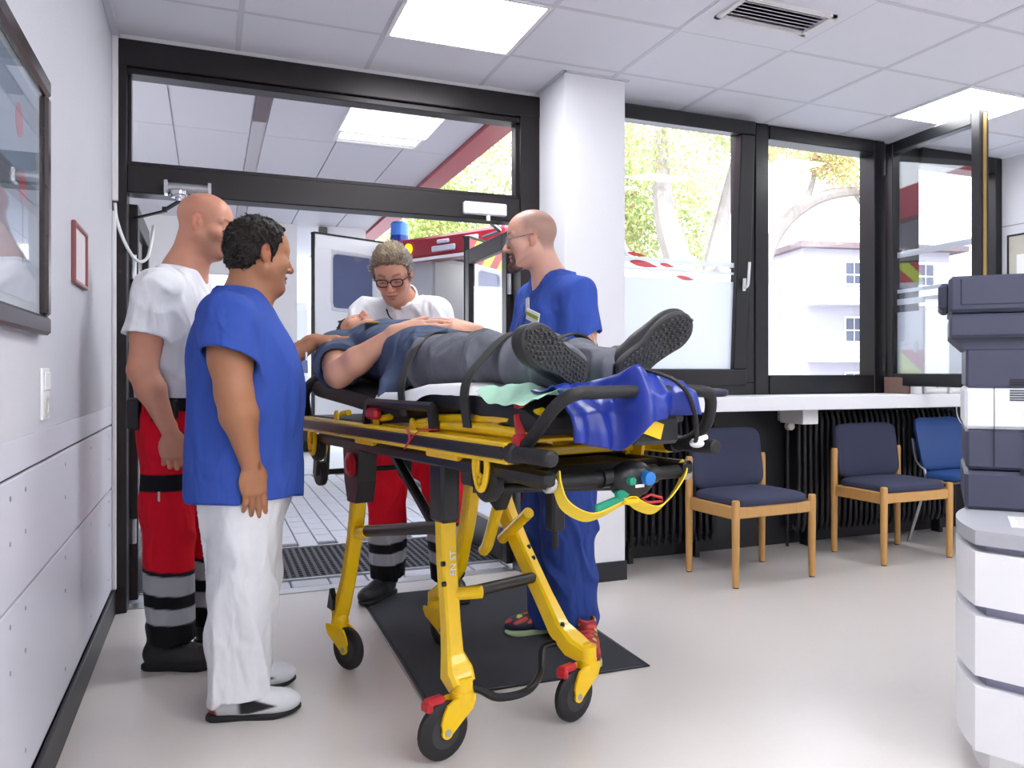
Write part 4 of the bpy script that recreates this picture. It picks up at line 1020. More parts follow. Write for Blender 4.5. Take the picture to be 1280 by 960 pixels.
caster(.348, .205, math.radians(12), (.33, .272, .175), .084)
caster(-.55, -.215, math.radians(-72), (-.62, -.222, .165), .08, False)
caster(-.55, .2, math.radians(-72), (-.62, .19, .165), .08, False)
leg_tube([L(.235, -.205, .70), L(.25, -.207, .55), L(.275, -.208, .38), L(.29, -.21, .29), L(.31, -.206, .235), L(.335, -.2, .20)], [.052, .052, .05, .055, .085, .075], [.052, .052, .052, .06, .08, .062], (0, -1, .2))
part(MB().bx(-.24, -.175, -.28, -.19, .68, .87, .01), 'leg_socket', M_bk, st, 0)
leg_tube([L(-.13, .2, .72), L(-.06, .205, .61), L(.02, .215, .5), L(.14, .225, .36), L(.22, .235, .265), L(.28, .255, .22), L(.335, .272, .2)], [.058, .056, .054, .054, .066, .08, .06], [.06, .058, .056, .056, .06, .07, .055], (.3, -1, 0))
part(MB().beam(L(-.24, .2, .86), L(-.12, .2, .70), .066, .07, r=.01), 'leg_socket', M_bk, st, 0)
leg_tube([L(-.465, -.205, .70), L(-.5, -.208, .52), L(-.55, -.212, .36), L(-.59, -.22, .25), L(-.62, -.222, .2)], [.052, .05, .048, .055, .06], [.052, .05, .048, .05, .055], (0, -1, .2))
part(MB().prism([(-.085, .87), (.075, .87), (.06, .74), (.03, .66), (-.05, .66), (-.075, .74)], L(-.44, -.25, 0), (0, 1, 0), (0, 0, 1), .07), 'leg_socket', M_bk, st, 0)
part(MB().lathe(L(-.43, -.25, .80), (-1, 0, 0), [(0, .045), (.008, .045), (.012, .038), (.012, .026), (.006, .02)], 20), 'red_disc', M_redp)
leg_tube([L(-.31, .2, .74), L(-.36, .2, .55), L(-.43, .2, .36), L(-.55, .195, .25), L(-.62, .19, .2)], [.055, .052, .05, .055, .06], [.055, .052, .05, .05, .055], (0, -1, .2))
part(MB().bx(.165, .235, .26, .36, .70, .87, .01), 'leg_socket', M_bk, st, 0)
part(MB().prism([(-.03, -.04), (.03, -.04), (.03, .0), (0, .04)], L(-.63, -.24, .26), (0, -1, 0), (0, 0, 1), .02), 'hook', M_bk, st, 0)
# braces between the legs
bz = part(MB().cyl(L(-.5, -.205, .53), L(-.38, -.205, .555), .024, n=12), 'brace_socket', M_y); part(MB().cyl(L(-.5, -.232, .53), L(-.5, -.225, .53), .008), 'bolt', M_bk, bz)
part(MB().cyl(L(-.39, -.205, .553), L(.22, -.2, .66), .021, n=12), 'side_brace', M_bk)
part(MB().beam(L(-.36, -.12, .85), L(.1, -.16, .62), .03, .03, r=.006), 'diagonal_strut', M_bk, st, 0)
part(MB().cyl(L(.27, -.19, .46), L(.33, -.13, .47), .02, n=12), 'cross_socket', M_y); part(MB().cyl(L(.31, -.15, .47), L(.1, .21, .42), .019, n=12), 'cross_brace', M_bk)
part(MB().cyl(L(-.08, .19, .53), L(.13, .17, .655), .02, n=12), 'short_brace', M_y)
part(MB().bx(.08, .13, -.41, -.36, .64, .86, .008), 'brace_bracket', M_bk, st, 0)
part(MB().cyl(L(.385, .105, .585), L(.385, .105, .65), .01), 'bracket_tip', M_grip)
part(MB().tube([L(-.06, .1, .5), L(-.03, .1, .53), L(.02, .1, .63), L(.05, .1, .69)], .021, 10, smooth=4), 'hand_release', M_y)
part(MB().beam(L(.04, .1, .67), L(.12, .1, .80), .055, .055, r=.01), 'release_body', M_bk, st, 0)
part(MB().cyl(L(.4, -.2, .8), L(.62, .2, .8), .014), 'cross_rod', M_bk)
part(MB().tube([L(.25, -.19, .185), L(.29, -.12, .16), L(.31, -.06, .125), L(.32, .04, .125), L(.26, .13, .145), L(.22, .17, .21), L(.24, .215, .225)], .013, 10, smooth=5), 'foot_pedal_bar', M_bk)
for q in (.5, .56): part(MB().cyl(L(.285-.1*(q-.5), -.24, q), L(.285-.1*(q-.5), -.23, q), .008), 'bolt', M_bk)
for s_, z_ in ((.0, .515), (.03, .48), (.21, .285), (.24, .25)): part(MB().cyl(L(s_+.03, .235, z_), L(s_+.045, .225, z_), .008), 'bolt', M_bk)
text('EN ST', .03, M_white, 'lettering', st, L(.287, -.205, .56), (PI/2, -PI/2, 0))
# right hand yellow lever bracket
part(MB().prism([(-.05, .03), (.06, .03), (.05, -.02), (.02, -.075), (-.03, -.085), (-.035, -.03)], L(.6, .245, .905), (0, -1, 0), (0, 0, 1), .012), 'lever_bracket', M_y, st, 0)
# white drawsheet on the mattress
sh = thing('bed_sheet', 'white paper sheet spread over the black stretcher mattress', 'sheet', (SO[0], SO[1], 0), SRZ)
def sheetf(u, v):
    s = -.17+.78*u; x = -.272+.544*v; t = matt_top(s)+.006
    e_ = min(v, 1-v); drop = 0
    if e_ < .036: drop = (.036-e_)/.036*(.036+.014*math.sin(7*s+1)+.008*math.sin(19*s))
    return L(s, x*(1.0+.004*math.sin(31*s)), t-drop)
MB().grid(sheetf, 60, 40).build('paper', mat('white_sheet', (236, 236, 238), .7, var=.02, bump=.3, bscale=30), sh, 180)
gs = thing('green_sheet', 'crumpled pale green paper sheet under the patient shoes', 'sheet', (SO[0], SO[1], 0), SRZ)
def greenf(u, v):
    s = .55+.31*u; x = -.28+.5*v; n_ = .012*math.sin(33*s+9*x)+.011*math.sin(41*x-23*s)+.006*math.sin(71*s+50*x)
    t = matt_top(min(s, .8))+.024+n_*.5+.014*u
    if v < .12: t -= (.12-v)/.12*(.034+.010*math.sin(19*s+1))
    return L(s+.01*math.sin(20*x), x, t)
MB().grid(greenf, 40, 44).build('paper', mat('pale_green_paper', (176, 222, 196), .75, var=.05, bump=.5, bscale=40), gs, 180)
bc_ = thing('blue_cover', 'blue vinyl cover draped over the foot bar of the stretcher', 'cover', (SO[0], SO[1], 0), SRZ)
def coverf(u, v):
    # v: from the mattress over the bar and down; u: left to right
    x = -.215+.34*u
    pk = .03*math.exp(-((u-.5)/.13)**2)
    Ao = [(.72, 1.085), (.80, 1.10+pk*.6), (.88, 1.115+pk), (.95, 1.122+pk*1.1), (.985, 1.09), (.99, 1.045), (.985, 1.02-.012*math.sin(5*u))]
    Au = [(.72, 1.085), (.78, 1.10), (.83, 1.10+pk*.5), (.875, 1.075+pk), (.91, 1.04), (.925, 1.005), (.925, .975)]
    w_ = float(np.clip((u-.42)/.14, 0, 1)); w_ = w_*w_*(3-2*w_)
    tt = v*6; i = min(int(tt), 5); f = tt-i
    q = [[A[i][k]*(1-f)+A[i+1][k]*f for k in (0, 1)] for A in (Au, Ao)]
    s = q[0][0]*(1-w_)+q[1][0]*w_; z = q[0][1]*(1-w_)+q[1][1]*w_
    dz = max(0, v-.5)*2
    s += .022*dz*math.sin(13*u+.7)*w_+.014*dz*math.sin(29*u)
    z += (.007*math.sin(21*x+16*v)+.005*math.sin(37*u-11*v))*(1-dz)
    z -= .035*dz*(1-abs(2*u-.9))*(1-w_)
    x += .05*dz*(u-.6)*w_
    return L(s, x, z)
cv = MB().grid(coverf, 44, 40).build('vinyl_sheet', mat('blue_vinyl_cover', (30, 50, 142), .3, var=.08, scale=8, bump=.15, bscale=14), bc_, 180)
sm_ = cv.modifiers.new('s', 'SOLIDIFY'); sm_.thickness = .003
MB().tube([L(.93, .0, 1.15), L(.99, .06, 1.12), L(1.01, .1, 1.06), L(1.0, .125, .98), L(.97, .14, .945)], .006, 8, smooth=5).build('cord', M_bk, bc_)
MB().ell(L(.98, .145, .955), (.02, .02, .012)).cyl(L(.98, .13, .96), L(.98, .18, .97), .007).build('cord_stopper', M_white, bc_)
MB().box(L(.965, .0, 1.0), (.075, .004, .04), Matrix.Rotation(.3, 3, 'Y')).build('yellow_label', M_y, bc_, 0)
MB().bx(-.05, .11, -.955, -.93, .955, 1.03, .01).build('dark_pocket', M_bk, bc_, 0)
# ================================================================ FIGURES: implicit surfaces meshed with surface nets
def nrm3(v): v = np.array(v, float); return v/np.linalg.norm(v)
class SDF:
    def __init__(s): s.p = []
    def add(s, fn, lo, hi, k=.01, op='u'):
        s.p.append((fn, np.array(lo, float), np.array(hi, float), k, op)); return s
    def rc(s, a, b, r1, r2=None, k=.012, op='u', cut=None):
        a = np.array(a, float); b = np.array(b, float); r2 = r1 if r2 is None else r2; ba = b-a; bb = max(ba @ ba, 1e-9)
        def fn(P):
            t = np.clip((P-a) @ ba/bb, 0, 1)
            d = np.linalg.norm(P-a-t[:, None]*ba, axis=1)-(r1+(r2-r1)*t)
            if cut:
                for q, n in cut: d = np.maximum(d, (P-np.array(q)) @ nrm3(n))
            return d
        r = max(r1, r2); return s.add(fn, np.minimum(a, b)-r, np.maximum(a, b)+r, k, op)
    def chain(s, pts, rad, k=.012, kk=None):
        for i in range(len(pts)-1): s.rc(pts[i], pts[i+1], rad[i], rad[i+1], k if i == 0 else (kk or k))
        return s
    def el(s, c, r, R=None, k=.012, op='u'):
        c = np.array(c, float); r = np.array(r, float); R = np.eye(3) if R is None else np.array(R)
        def fn(P):
            q = (P-c) @ R; k0 = np.linalg.norm(q/r, axis=1); k1 = np.linalg.norm(q/(r*r), axis=1)
            return k0*(k0-1)/np.maximum(k1, 1e-6)
        m = r.max(); return s.add(fn, c-m, c+m, k, op)
    def loft(s, o, R, sec, k=.015, op='u', p=2.3, cap=.0, shrink=0., wave=None):
        """R columns: right, forward, axis; sec rows: (t, cx, cy, rx, ry)"""
        o = np.array(o, float); R = np.array(R, float); S = np.array(sec, float)
        if len(S) > 2:
            Q = catmull(S, 6); o_ = np.argsort(Q[:, 0]); S = Q[o_]
        t0, t1 = S[0, 0], S[-1, 0]
        def fn(P):
            q = (P-o) @ R; t = q[:, 2]
            cx, cy, rx, ry = (np.interp(t, S[:, 0], S[:, i]) for i in (1, 2, 3, 4))
            if shrink: rx = rx-shrink; ry = ry-shrink
            x = q[:, 0]-cx; y = q[:, 1]-cy
            if wave is not None:
                f = 1+wave(t, np.arctan2(y, x)); rx = rx*f; ry = ry*f
            n = (np.abs(x/rx)**p+np.abs(y/ry)**p)**(1/p)
            g = np.sqrt((x/rx)**2+(y/ry)**2)+1e-9
            sc = np.sqrt(x*x+y*y)/g        # radius in this direction
            sc = np.where(g < .05, np.minimum(rx, ry), sc)
            d = (n-1)*np.minimum(sc, 1.6*np.minimum(rx, ry))
            e = np.maximum(t0-t, t-t1)+cap
            return np.maximum(d, e)
        m = max(np.abs(S[:, 1]).max()+S[:, 3].max(), np.abs(S[:, 2]).max()+S[:, 4].max())
        a = o+R[:, 2]*t0; b = o+R[:, 2]*t1
        return s.add(fn, np.minimum(a, b)-m, np.maximum(a, b)+m, k, op)
    def ev(s, P, margin=.02):
        d = np.full(len(P), .3)
        for fn, lo, hi, k, op in s.p:
            if margin is None or op == 'i': ix = slice(None); Q = P
            else:
                ix = np.nonzero(((P > lo-margin-k) & (P < hi+margin+k)).all(1))[0]
                if len(ix) == 0: continue
                Q = P[ix]
            v = fn(Q); a = d[ix]
            if op == 'u':
                h = np.maximum(k-np.abs(a-v), 0)/max(k, 1e-6); d[ix] = np.minimum(a, v)-h*h*k*.25
            elif op == 's':
                v = -v; h = np.maximum(k-np.abs(a-v), 0)/max(k, 1e-6); d[ix] = np.maximum(a, v)+h*h*k*.25
            else:
                h = np.maximum(k-np.abs(a-v), 0)/max(k, 1e-6); d[ix] = np.maximum(a, v)+h*h*k*.25
        return d
    def mesh(s, h=.005, disp=None, B=6):
        us = [q for q in s.p if q[4] == 'u']
        lo = np.min([q[1] for q in us], 0)-3*h; hi = np.max([q[2] for q in us], 0)+3*h
        nb = np.ceil((hi-lo)/(h*B)).astype(int)
        g = np.stack(np.meshgrid(*[np.arange(n) for n in nb], indexing='ij'), -1).reshape(-1, 3)
        dc = s.ev(lo+(g+.5)*h*B, None)
        act = np.abs(dc) < h*B*.95+.012
        vol = np.where(dc < 0, -1., 1.).astype(np.float32).reshape(nb)
        for ax in range(3): vol = np.repeat(vol, B, ax)
        gb = g[act]
        off = np.stack(np.meshgrid(*[np.arange(B)]*3, indexing='ij'), -1).reshape(-1, 3)
        for c0 in range(0, len(gb), 4000):
            I = (gb[c0:c0+4000, None, :]*B+off[None]).reshape(-1, 3)
            P = lo+(I+.5)*h
            d = s.ev(P)
            if disp is not None: d = d+disp(P)
            vol[I[:, 0], I[:, 1], I[:, 2]] = d
        N = vol.shape
        neg = vol < 0
        c = np.zeros(tuple(n-1 for n in N), np.int8)
        for dx in (0, 1):
            for dy in (0, 1):
                for dz in (0, 1): c += neg[dx:N[0]-1+dx, dy:N[1]-1+dy, dz:N[2]-1+dz]
        cells = np.argwhere((c > 0) & (c < 8))
        idx = np.full(c.shape, -1, np.int32); idx[tuple(cells.T)] = np.arange(len(cells))
        acc = np.zeros((len(cells), 3)); cnt = np.zeros(len(cells))
        cor = [(0, 0, 0), (1, 0, 0), (0, 1, 0), (1, 1, 0), (0, 0, 1), (1, 0, 1), (0, 1, 1), (1, 1, 1)]
        val = [vol[cells[:, 0]+a, cells[:, 1]+b, cells[:, 2]+cc] for a, b, cc in cor]
        for a, b in ((0, 1), (2, 3), (4, 5), (6, 7), (0, 2), (1, 3), (4, 6), (5, 7), (0, 4), (1, 5), (2, 6), (3, 7)):
            m = (val[a] < 0) != (val[b] < 0); t = val[a][m]/(val[a][m]-val[b][m])
            A = np.array(cor[a], float); Bv = np.array(cor[b], float)
            acc[m] += A+(Bv-A)*t[:, None]; cnt[m] += 1
        V = lo+(cells+acc/cnt[:, None]+.5)*h
        F = []
        for ax in range(3):
            u, v = (ax+1) % 3, (ax+2) % 3
            sl0 = [slice(None)]*3; sl1 = [slice(None)]*3; sl0[ax] = slice(0, -1); sl1[ax] = slice(1, None)
            e = np.argwhere(neg[tuple(sl0)] != neg[tuple(sl1)])
            e = e[(e[:, u] > 0) & (e[:, v] > 0) & (e[:, u] < N[u]-1) & (e[:, v] < N[v]-1)]
            sg = neg[tuple(e.T)]
            q = []
            for du, dv in ((-1, -1), (0, -1), (0, 0), (-1, 0)):
                w_ = e.copy(); w_[:, u] += du; w_[:, v] += dv; q.append(idx[tuple(w_.T)])
            q = np.stack(q, 1); q[~sg] = q[~sg][:, ::-1]; F.append(q)
        F = np.vstack(F); F = F[(F >= 0).all(1)]
        return V, F
def put(name, V, F, m, parent, origin, color=None):
    me = bpy.data.meshes.new(name)
    W_ = V-np.array(origin)
    me.vertices.add(len(V)); me.vertices.foreach_set('co', W_.astype(np.float32).ravel())
    me.loops.add(F.size); me.loops.foreach_set('vertex_index', F.astype(np.int32).ravel())
    me.polygons.add(len(F)); me.polygons.foreach_set('loop_start', np.arange(0, F.size, 4, dtype=np.int32))
    me.update(calc_edges=True); me.materials.append(m)
    if color is not None:
        c = np.ones((len(V), 4), np.float32); c[:, :3] = color(V)
        at = me.color_attributes.new('col', 'FLOAT_COLOR', 'POINT'); at.data.foreach_set('color', c.ravel())
    me.shade_smooth()
    o = bpy.data.objects.new(name, me); COL.objects.link(o); o.parent = parent
    return o
def strands(par, org, V, F, n, ln, comb, cfun, seed, lift=.004, wd=.0035):
    r = np.random.default_rng(seed)
    P = V[F]; nr = np.cross(P[:, 2]-P[:, 0], P[:, 3]-P[:, 1]); a = np.linalg.norm(nr, axis=1); k = r.choice(len(F), n, p=a/a.sum())
    b = P[k].mean(1); nn = nr[k]/a[k][:, None]
    d = comb(b)+r.normal(size=(n, 3))*.35; d -= nn*(d*nn).sum(1)[:, None]; d /= np.linalg.norm(d, axis=1)[:, None]
    w_ = np.cross(d, nn)*wd*(.6+.8*r.random(n))[:, None]; l_ = (ln*(.6+.7*r.random(n)))[:, None]; up = (lift*(.3+r.random(n)))[:, None]
    b = b-nn*.001
    m1 = b+d*l_*.5+nn*up; tp = b+d*l_+nn*up*.7
    VV = np.stack([b-w_, b+w_, m1+w_*.9, m1-w_*.9, tp+w_*.25, tp-w_*.25], 1)
    i = np.arange(n)[:, None]*6
    FF = np.vstack([i+np.array([0, 1, 2, 3]), i+np.array([3, 2, 4, 5])])
    base = cfun(b)*(.65+.8*r.random(n))[:, None]
    cc = np.repeat(base, 6, 0)
    o = put('hair_strands', VV.reshape(-1, 3), FF, M_hair, par, org, lambda q: cc); o['kind'] = 'stuff'; return o
def clin(r, g, b): return np.array(lin((r/255, g/255, b/255)))
def mixc(c, mask, col): return c*(1-mask[:, None])+np.array(col)*mask[:, None]
def sst(x, a, b): t = np.clip((x-a)/(b-a), 0, 1); return t*t*(3-2*t)
def folds(seed, amp, fr, stretch=(1, 1, .35)):
    r = np.random.default_rng(seed); K = []
    for _ in range(5):
        d = r.normal(size=3)*np.array(stretch); d /= np.linalg.norm(d); K.append((d*fr*(.6+.9*r.random()), r.random()*7))
    def f(P):
        w_ = .35*np.sin(P @ np.array([9., 7., 5.])+seed)
        s = sum(np.sin(P @ k+p+1.4*w_) for k, p in K)/5
        return amp*(2.0*np.clip(1-np.abs(s)*3.2, 0, 1)**1.5*-1+.9*s)
    return f
M_skin = mat('skin', (1, 1, 1), .48, attr='col', var=.05, scale=60, bump=.08, bscale=500, sub=.12, spec=.4)
M_cloth = mat('cloth', (1, 1, 1), .85, attr='col', var=.04, scale=40, bump=.3, bscale=700, spec=.2, wrinkle=.85)
M_hair = mat('hair', (1, 1, 1), .55, attr='col', var=.35, scale=260, bump=.9, bscale=520, spec=.4)
M_shoe = mat('shoe_material', (1, 1, 1), .5, attr='col', var=.06, scale=60, bump=.2, bscale=400)
def frame(fwd, pitch=0., roll=0.):
    """columns right, forward, up; pitch>0 looks down"""
    f = nrm3((fwd[0], fwd[1], 0)); r = np.array([f[1], -f[0], 0.]); u = np.array([0, 0, 1.])
    f2 = f*math.cos(pitch)-u*math.sin(pitch); u2 = u*math.cos(pitch)+f*math.sin(pitch)
    r3 = r*math.cos(roll)+u2*math.sin(roll); u3 = u2*math.cos(roll)-r*math.sin(roll)
    return np.array([r3, f2, u3]).T
def head(S, o, R, s=1., jaw=1., eyes='down', nose=1., fat=0.):
    o = np.array(o, float); T = lambda *p: o+R @ (np.array(p)*s)
    e = lambda c, r, k=.012, op='u', Rr=None: S.el(T(*c), np.array(r)*s, R if Rr is None else R @ Rr, k, op)
    e((0, -.014, .034), (.077, .1, .086), .0)
    e((0, .018, .018), (.066, .07, .08), .02)
    e((0, .024, -.05), ((.056+fat*.8)*jaw, .058, .066), .03)
    for x in (-1, 1):
        S.rc(T(x*.052*jaw, -.004, -.05), T(x*.02, .056, -.099), (.019+fat)*s, (.018+fat*.5)*s, .025)
        e((x*.042, .05, -.026), (.026+fat*.5, .026, .026), .022)
        S.rc(T(x*.045, .064, .021), T(x*.008, .081, .016), .0105*s, .0105*s, .012)
    e((0, .066, -.102), (.022+fat*.5, .019, .018), .018)
    if fat: e((0, .02, -.105), (.05, .05, .03), .03)
    for x in (-1, 1):
        e((x*.031, .099, .0), (.018, .017, .0115), .012, 's')
        e((x*.031, .0715, -.001), (.0145, .0135, .0135), .005)
    S.rc(T(0, .083, .01), T(0, .083+.022*nose, -.032), .0078*s, .0105*s, .01)
    e((0, .084+.021*nose, -.036), (.0105, .011, .0095), .006)
    for x in (-1, 1):
        e((x*.0125, .092, -.039), (.0085, .0105, .008), .006)
        e((x*.0065, .1, -.0475), (.0038, .006, .004), .003, 's')
    e((0, .083, -.063), (.022, .012, .0068), .008)
    e((0, .081, -.078), (.019, .0125, .0078), .008)
    S.rc(T(-.021, .083, -.0715), T(0, .0965, -.0702), .0018*s, .0018*s, .003, 's'); S.rc(T(0, .0965, -.0702), T(.021, .083, -.0715), .0018*s, .0018*s, .003, 's')
    if eyes == 'open':
        for x in (-1, 1): e((x*.031, .088, -.0025), (.0125, .009, .0048), .002, 's')
    for x in (-1, 1):
        Re = np.array(Matrix.Rotation(x*.35, 3, 'Z') @ Matrix.Rotation(.18, 3, 'X'))
        e((x*.078, -.012, -.004), (.0085, .0195, .031), .006, 'u', Re)
        e((x*.0875, -.006, .002), (.0075, .0115, .0185), .004, 's', Re)
        e((x*.079, -.004, -.006), (.006, .005, .009), .004, 'u', Re)
        e((x*.074, -.003, -.031), (.006, .009, .009), .005)
    return T
def skin_color(o, R, s, base, lip, brow, extra=None, eyes='down'):
    o = np.array(o, float); base = np.array(base)
    def f(V):
        c = np.tile(base, (len(V), 1)); q = (V-o) @ R/s; x, y, z = np.abs(q[:, 0]), q[:, 1], q[:, 2]
        near = (np.linalg.norm(q, axis=1) < .2)
        c = mixc(c, .3*near*sst(y, .05, .09)*sst(.03-np.abs(z+.035), 0, .03), base*np.array([1.02, .72, .68]))
        c = mixc(c, .45*near*sst(x, .070, .080)*sst(.036-np.abs(y+.01), 0, .016)*sst(.044-np.abs(z), 0, .016), base*np.array([1.0, .66, .62]))
        m = near*(y > .065)*np.clip(1.25-((x/.023)**2+((z+.071)/.0125)**2), 0, 1); c = mixc(c, np.clip(m*1.3, 0, .6), lip)
        m = near*(y > .06)*(np.abs(z+.0712) < .0022)*(x < .023); c = mixc(c, .75*m, np.array(lip)*.35)  # shade of the mouth groove painted as a dark line
        bz = .0225+.006*np.sin(np.clip((x-.012)/.04, 0, 1)*2.4)
        m = near*(y > .05)*sst(x, .011, .017)*sst(.054-x, 0, .012)*np.clip(1.3-np.abs(z-bz)/.0055, 0, 1); c = mixc(c, np.clip(m, 0, .85), brow)
        lz = -.0062 if eyes == 'down' else .0032
        m = near*(y > .065)*np.clip(1.2-np.abs(x-.031)/.014, 0, 1)*np.clip(1.4-np.abs(z-lz+.25*(np.abs(x-.031)**2)/.014)/.0028, 0, 1); c = mixc(c, np.clip(m*1.3, 0, .9), np.array(brow)*.5)
        if extra: c = extra(c, q, near, V)
        return c
    return f
def eyeballs(par, org, T, R, s, look=(0, 0)):
    for x in (-1, 1):
        c = T(x*.031, .0728, -.002); r = .0125*s; mb = MB(); mb.ell((0, 0, 0), (r, r, r), 16, 12)
        d = nrm3(R @ np.array([look[0], 1., look[1]]))
        V = np.array(mb.v); F = np.array(mb.f)
        def colf(P): 
            a = (P-c) @ d/r
            cc = np.tile(clin(228, 222, 218), (len(P), 1)); cc[a > .84] = clin(70, 66, 60); cc[a > .95] = clin(14, 12, 12); return cc
        put('eyeball', V+c, F, mat('eye', (1, 1, 1), .1, attr='col', var=.01), par, org, colf)
def hand(S, W, d, n, thumb, curl=(.25, .35, .25), sc=1., spread=.06, th=(.75, .6, .25), dcurl=(0, .04, .08, .14), tcurl=.2):
    """W wrist, d towards the knuckles, n palm normal, thumb = +1/-1 side of cross(d, n)"""
    W = np.array(W, float); d = nrm3(d); n = np.array(n, float); n = nrm3(n-d*(n @ d)); w_ = np.cross(d, n)*thumb
    P = lambda a, b, c: W+(d*a+w_*b+n*c)*sc
    S.rc(P(-.02, 0, 0), P(.02, .004, 0), .024*sc, .022*sc, .015)
    S.el(P(.05, 0, .0), (.045*sc, .041*sc, .0155*sc), np.array([d, w_, n]).T, .018)
    for b in (.026, .009, -.009, -.025): S.rc(P(.03, b*.75, 0), P(.083-abs(b-.005)*.25, b, -.002), .0125*sc, .0115*sc, .012)
    S.rc(P(.012, .018, .004), P(.045, .03, .008), .016*sc, .013*sc, .014)
    LN = ((.041, .025, .02), (.045, .028, .021), (.042, .026, .02), (.033, .02, .018))
    for i, b in enumerate((.027, .0092, -.0095, -.027)):
        p = P(.086-abs(b-.005)*.28, b, -.001); a = 0.
        for j in range(3):
            a += curl[j]+dcurl[i]*(1 if j < 2 else .5)
            dr = nrm3(d*math.cos(a)+n*math.sin(a)+w_*spread*(1.5-i)/1.5)
            q = p+dr*LN[i][j]*sc; f = (1, 1.04, 1, .88)[i]
            S.rc(p, q, (.0094, .0086, .0078)[j]*f*sc, (.0086, .0078, .0066)[j]*f*sc, .0045 if j == 0 else .003); p = q
    p = P(.02, .028, .006); a = 0
    td = nrm3(d*th[0]+w_*th[1]+n*th[2])
    for j, l_ in enumerate((.036, .031, .026)):
        q = p+td*l_*sc; S.rc(p, q, (.0135, .0108, .0096)[j]*sc, (.0108, .0096, .0074)[j]*sc, .008 if j == 0 else .003); p = q
        td = nrm3(td+(d*.55+n*.35-w_*.2)*tcurl)
def arm(S, sh, el_, wr, fat=1., k=.02):
    sh, el_, wr = (np.array(q, float) for q in (sh, el_, wr))
    S.rc(sh, sh*.45+el_*.55, .054*fat, .051*fat, k); S.rc(sh*.45+el_*.55, el_, .051*fat, .0435*fat, k)
    m = el_*.68+wr*.32
    S.rc(el_, m, .0435*fat, .0445*fat, k); S.rc(m, wr, .044*fat, .027*(.5+.5*fat), k)
def shoe(par, org, o, yaw, L_=.29, upper=(60, 60, 62), sole=(30, 30, 32), colf=None, high=0., tilt=None, wd=1., sole_t=.028, mid=None):
    """o: heel contact point on the ground; the toe points along +y of the local frame"""
    R = frame((math.cos(yaw), math.sin(yaw))) if tilt is None else np.array(tilt)
    o = np.array(o, float); f = L_/.29; T = lambda *p: o+R @ (np.array(p)*f)
    S = SDF()
    S.rc(T(0, .045, .055), T(0, .12, .055), .036*f, .038*f, .02)
    S.el(T(0, .04, .058), np.array((.035*wd, .045, .05))*f, R, .02)
    S.el(T(.003, .12, .055), np.array((.043*wd, .085, .05))*f, R, .025)
    S.el(T(.004, .203, .045), np.array((.047*wd, .085, .042))*f, R, .025)
    S.rc(T(0, .055, .07), T(0, .045, .10+high), .036*f, (.037+.06*high)*f, .02)
    S.add(lambda P: -((P-o) @ R[:, 2]-.014*f), o-1, o+1, .004, 'i')
    if high < .05: S.rc(T(0, .05, .095), T(0, .045, .16), .028*f, .03*f, .006, 's')
    V, F = S.mesh(.0045)
    def cf(P):
        q = ((P-o) @ R)/f; c = np.tile(clin(*upper), (len(P), 1))
        return colf(c, q) if colf else c
    up = put('shoe', V, F, M_shoe, par, org, cf)
    out = [(-.034, .0), (-.04, .05), (-.038, .11), (-.043, .17), (-.049, .215), (-.043, .262), (-.018, .29), (.012, .289), (.038, .262), (.05, .215), (.047, .165), (.038, .11), (.038, .05), (.031, .0), (0, -.012)]
    out = catmull([(x*wd*f*.93, (.145+(y-.145)*.965)*f, 0) for x, y in out], 3, True)
    mb = MB(); n = len(out); V = []
    lv = ((.0, .95), (.006, 1.), (sole_t*.75, 1.), (sole_t, .95))
    for z, sc in lv:
        for q in out:
            c = np.array((.002, .14*f, 0)); p_ = c+(q-c)*sc; rise = .012*f*max(0, (q[1]/f-.22)/.07)
            V.append(o+R @ np.array([p_[0], p_[1], z*f+rise*(z < .02)]))
    F = [(j*n+i, j*n+(i+1) % n, (j+1)*n+(i+1) % n, (j+1)*n+i) for j in range(3) for i in range(n)]+[tuple(range(n-1, -1, -1)), tuple(range(3*n, 4*n))]
    mb.add(np.array(V)-np.array(org), F)
    mb.build('sole', mat('sole_%d_%d_%d' % tuple(sole), sole, .6), up, 40)
    return up, R, f
# ================================================================ PEOPLE
class Man:
    def __init__(s, root, fwd, label):
        s.o = np.array([root[0], root[1], 0.]); s.R = frame(fwd)
        s.e = thing('person', label, 'person', tuple(s.o), 0, 'people around the stretcher')
    def W(s, x, y, z): return s.o+s.R @ np.array([x, y, z], float)
    def V(s, x, y, z): return s.R @ np.array([x, y, z], float)
    def loft(s, S, sec, **k): S.loft(s.o, s.R, sec, **k)
    def put(s, name, S, h, m, color=None, disp=None, par=None):
        V, F = S.mesh(h, disp); return put(name, V, F, m, par or s.e, s.o, color)
def flat(c): return lambda V: np.tile(np.array(c), (len(V), 1))
def trousers(M, legs, waist, color, rad, disp=None, h=.006):
    """legs: [(hip, knee, ankle)], rad: (hip, knee, ankle) radii"""
    S = SDF()
    M.loft(S, waist, k=.0)
    for hp, kn, an in legs:
        hp, kn, an = (np.array(M.W(*q)) for q in (hp, kn, an))
        S.rc(hp, kn, rad[0], rad[1], .05); 
        S.rc(kn, an, rad[1], rad[2], .03, cut=[(an-(kn-an)*.0, an-kn)])
    return M.put('trousers', S, h, M_cloth, color, disp)
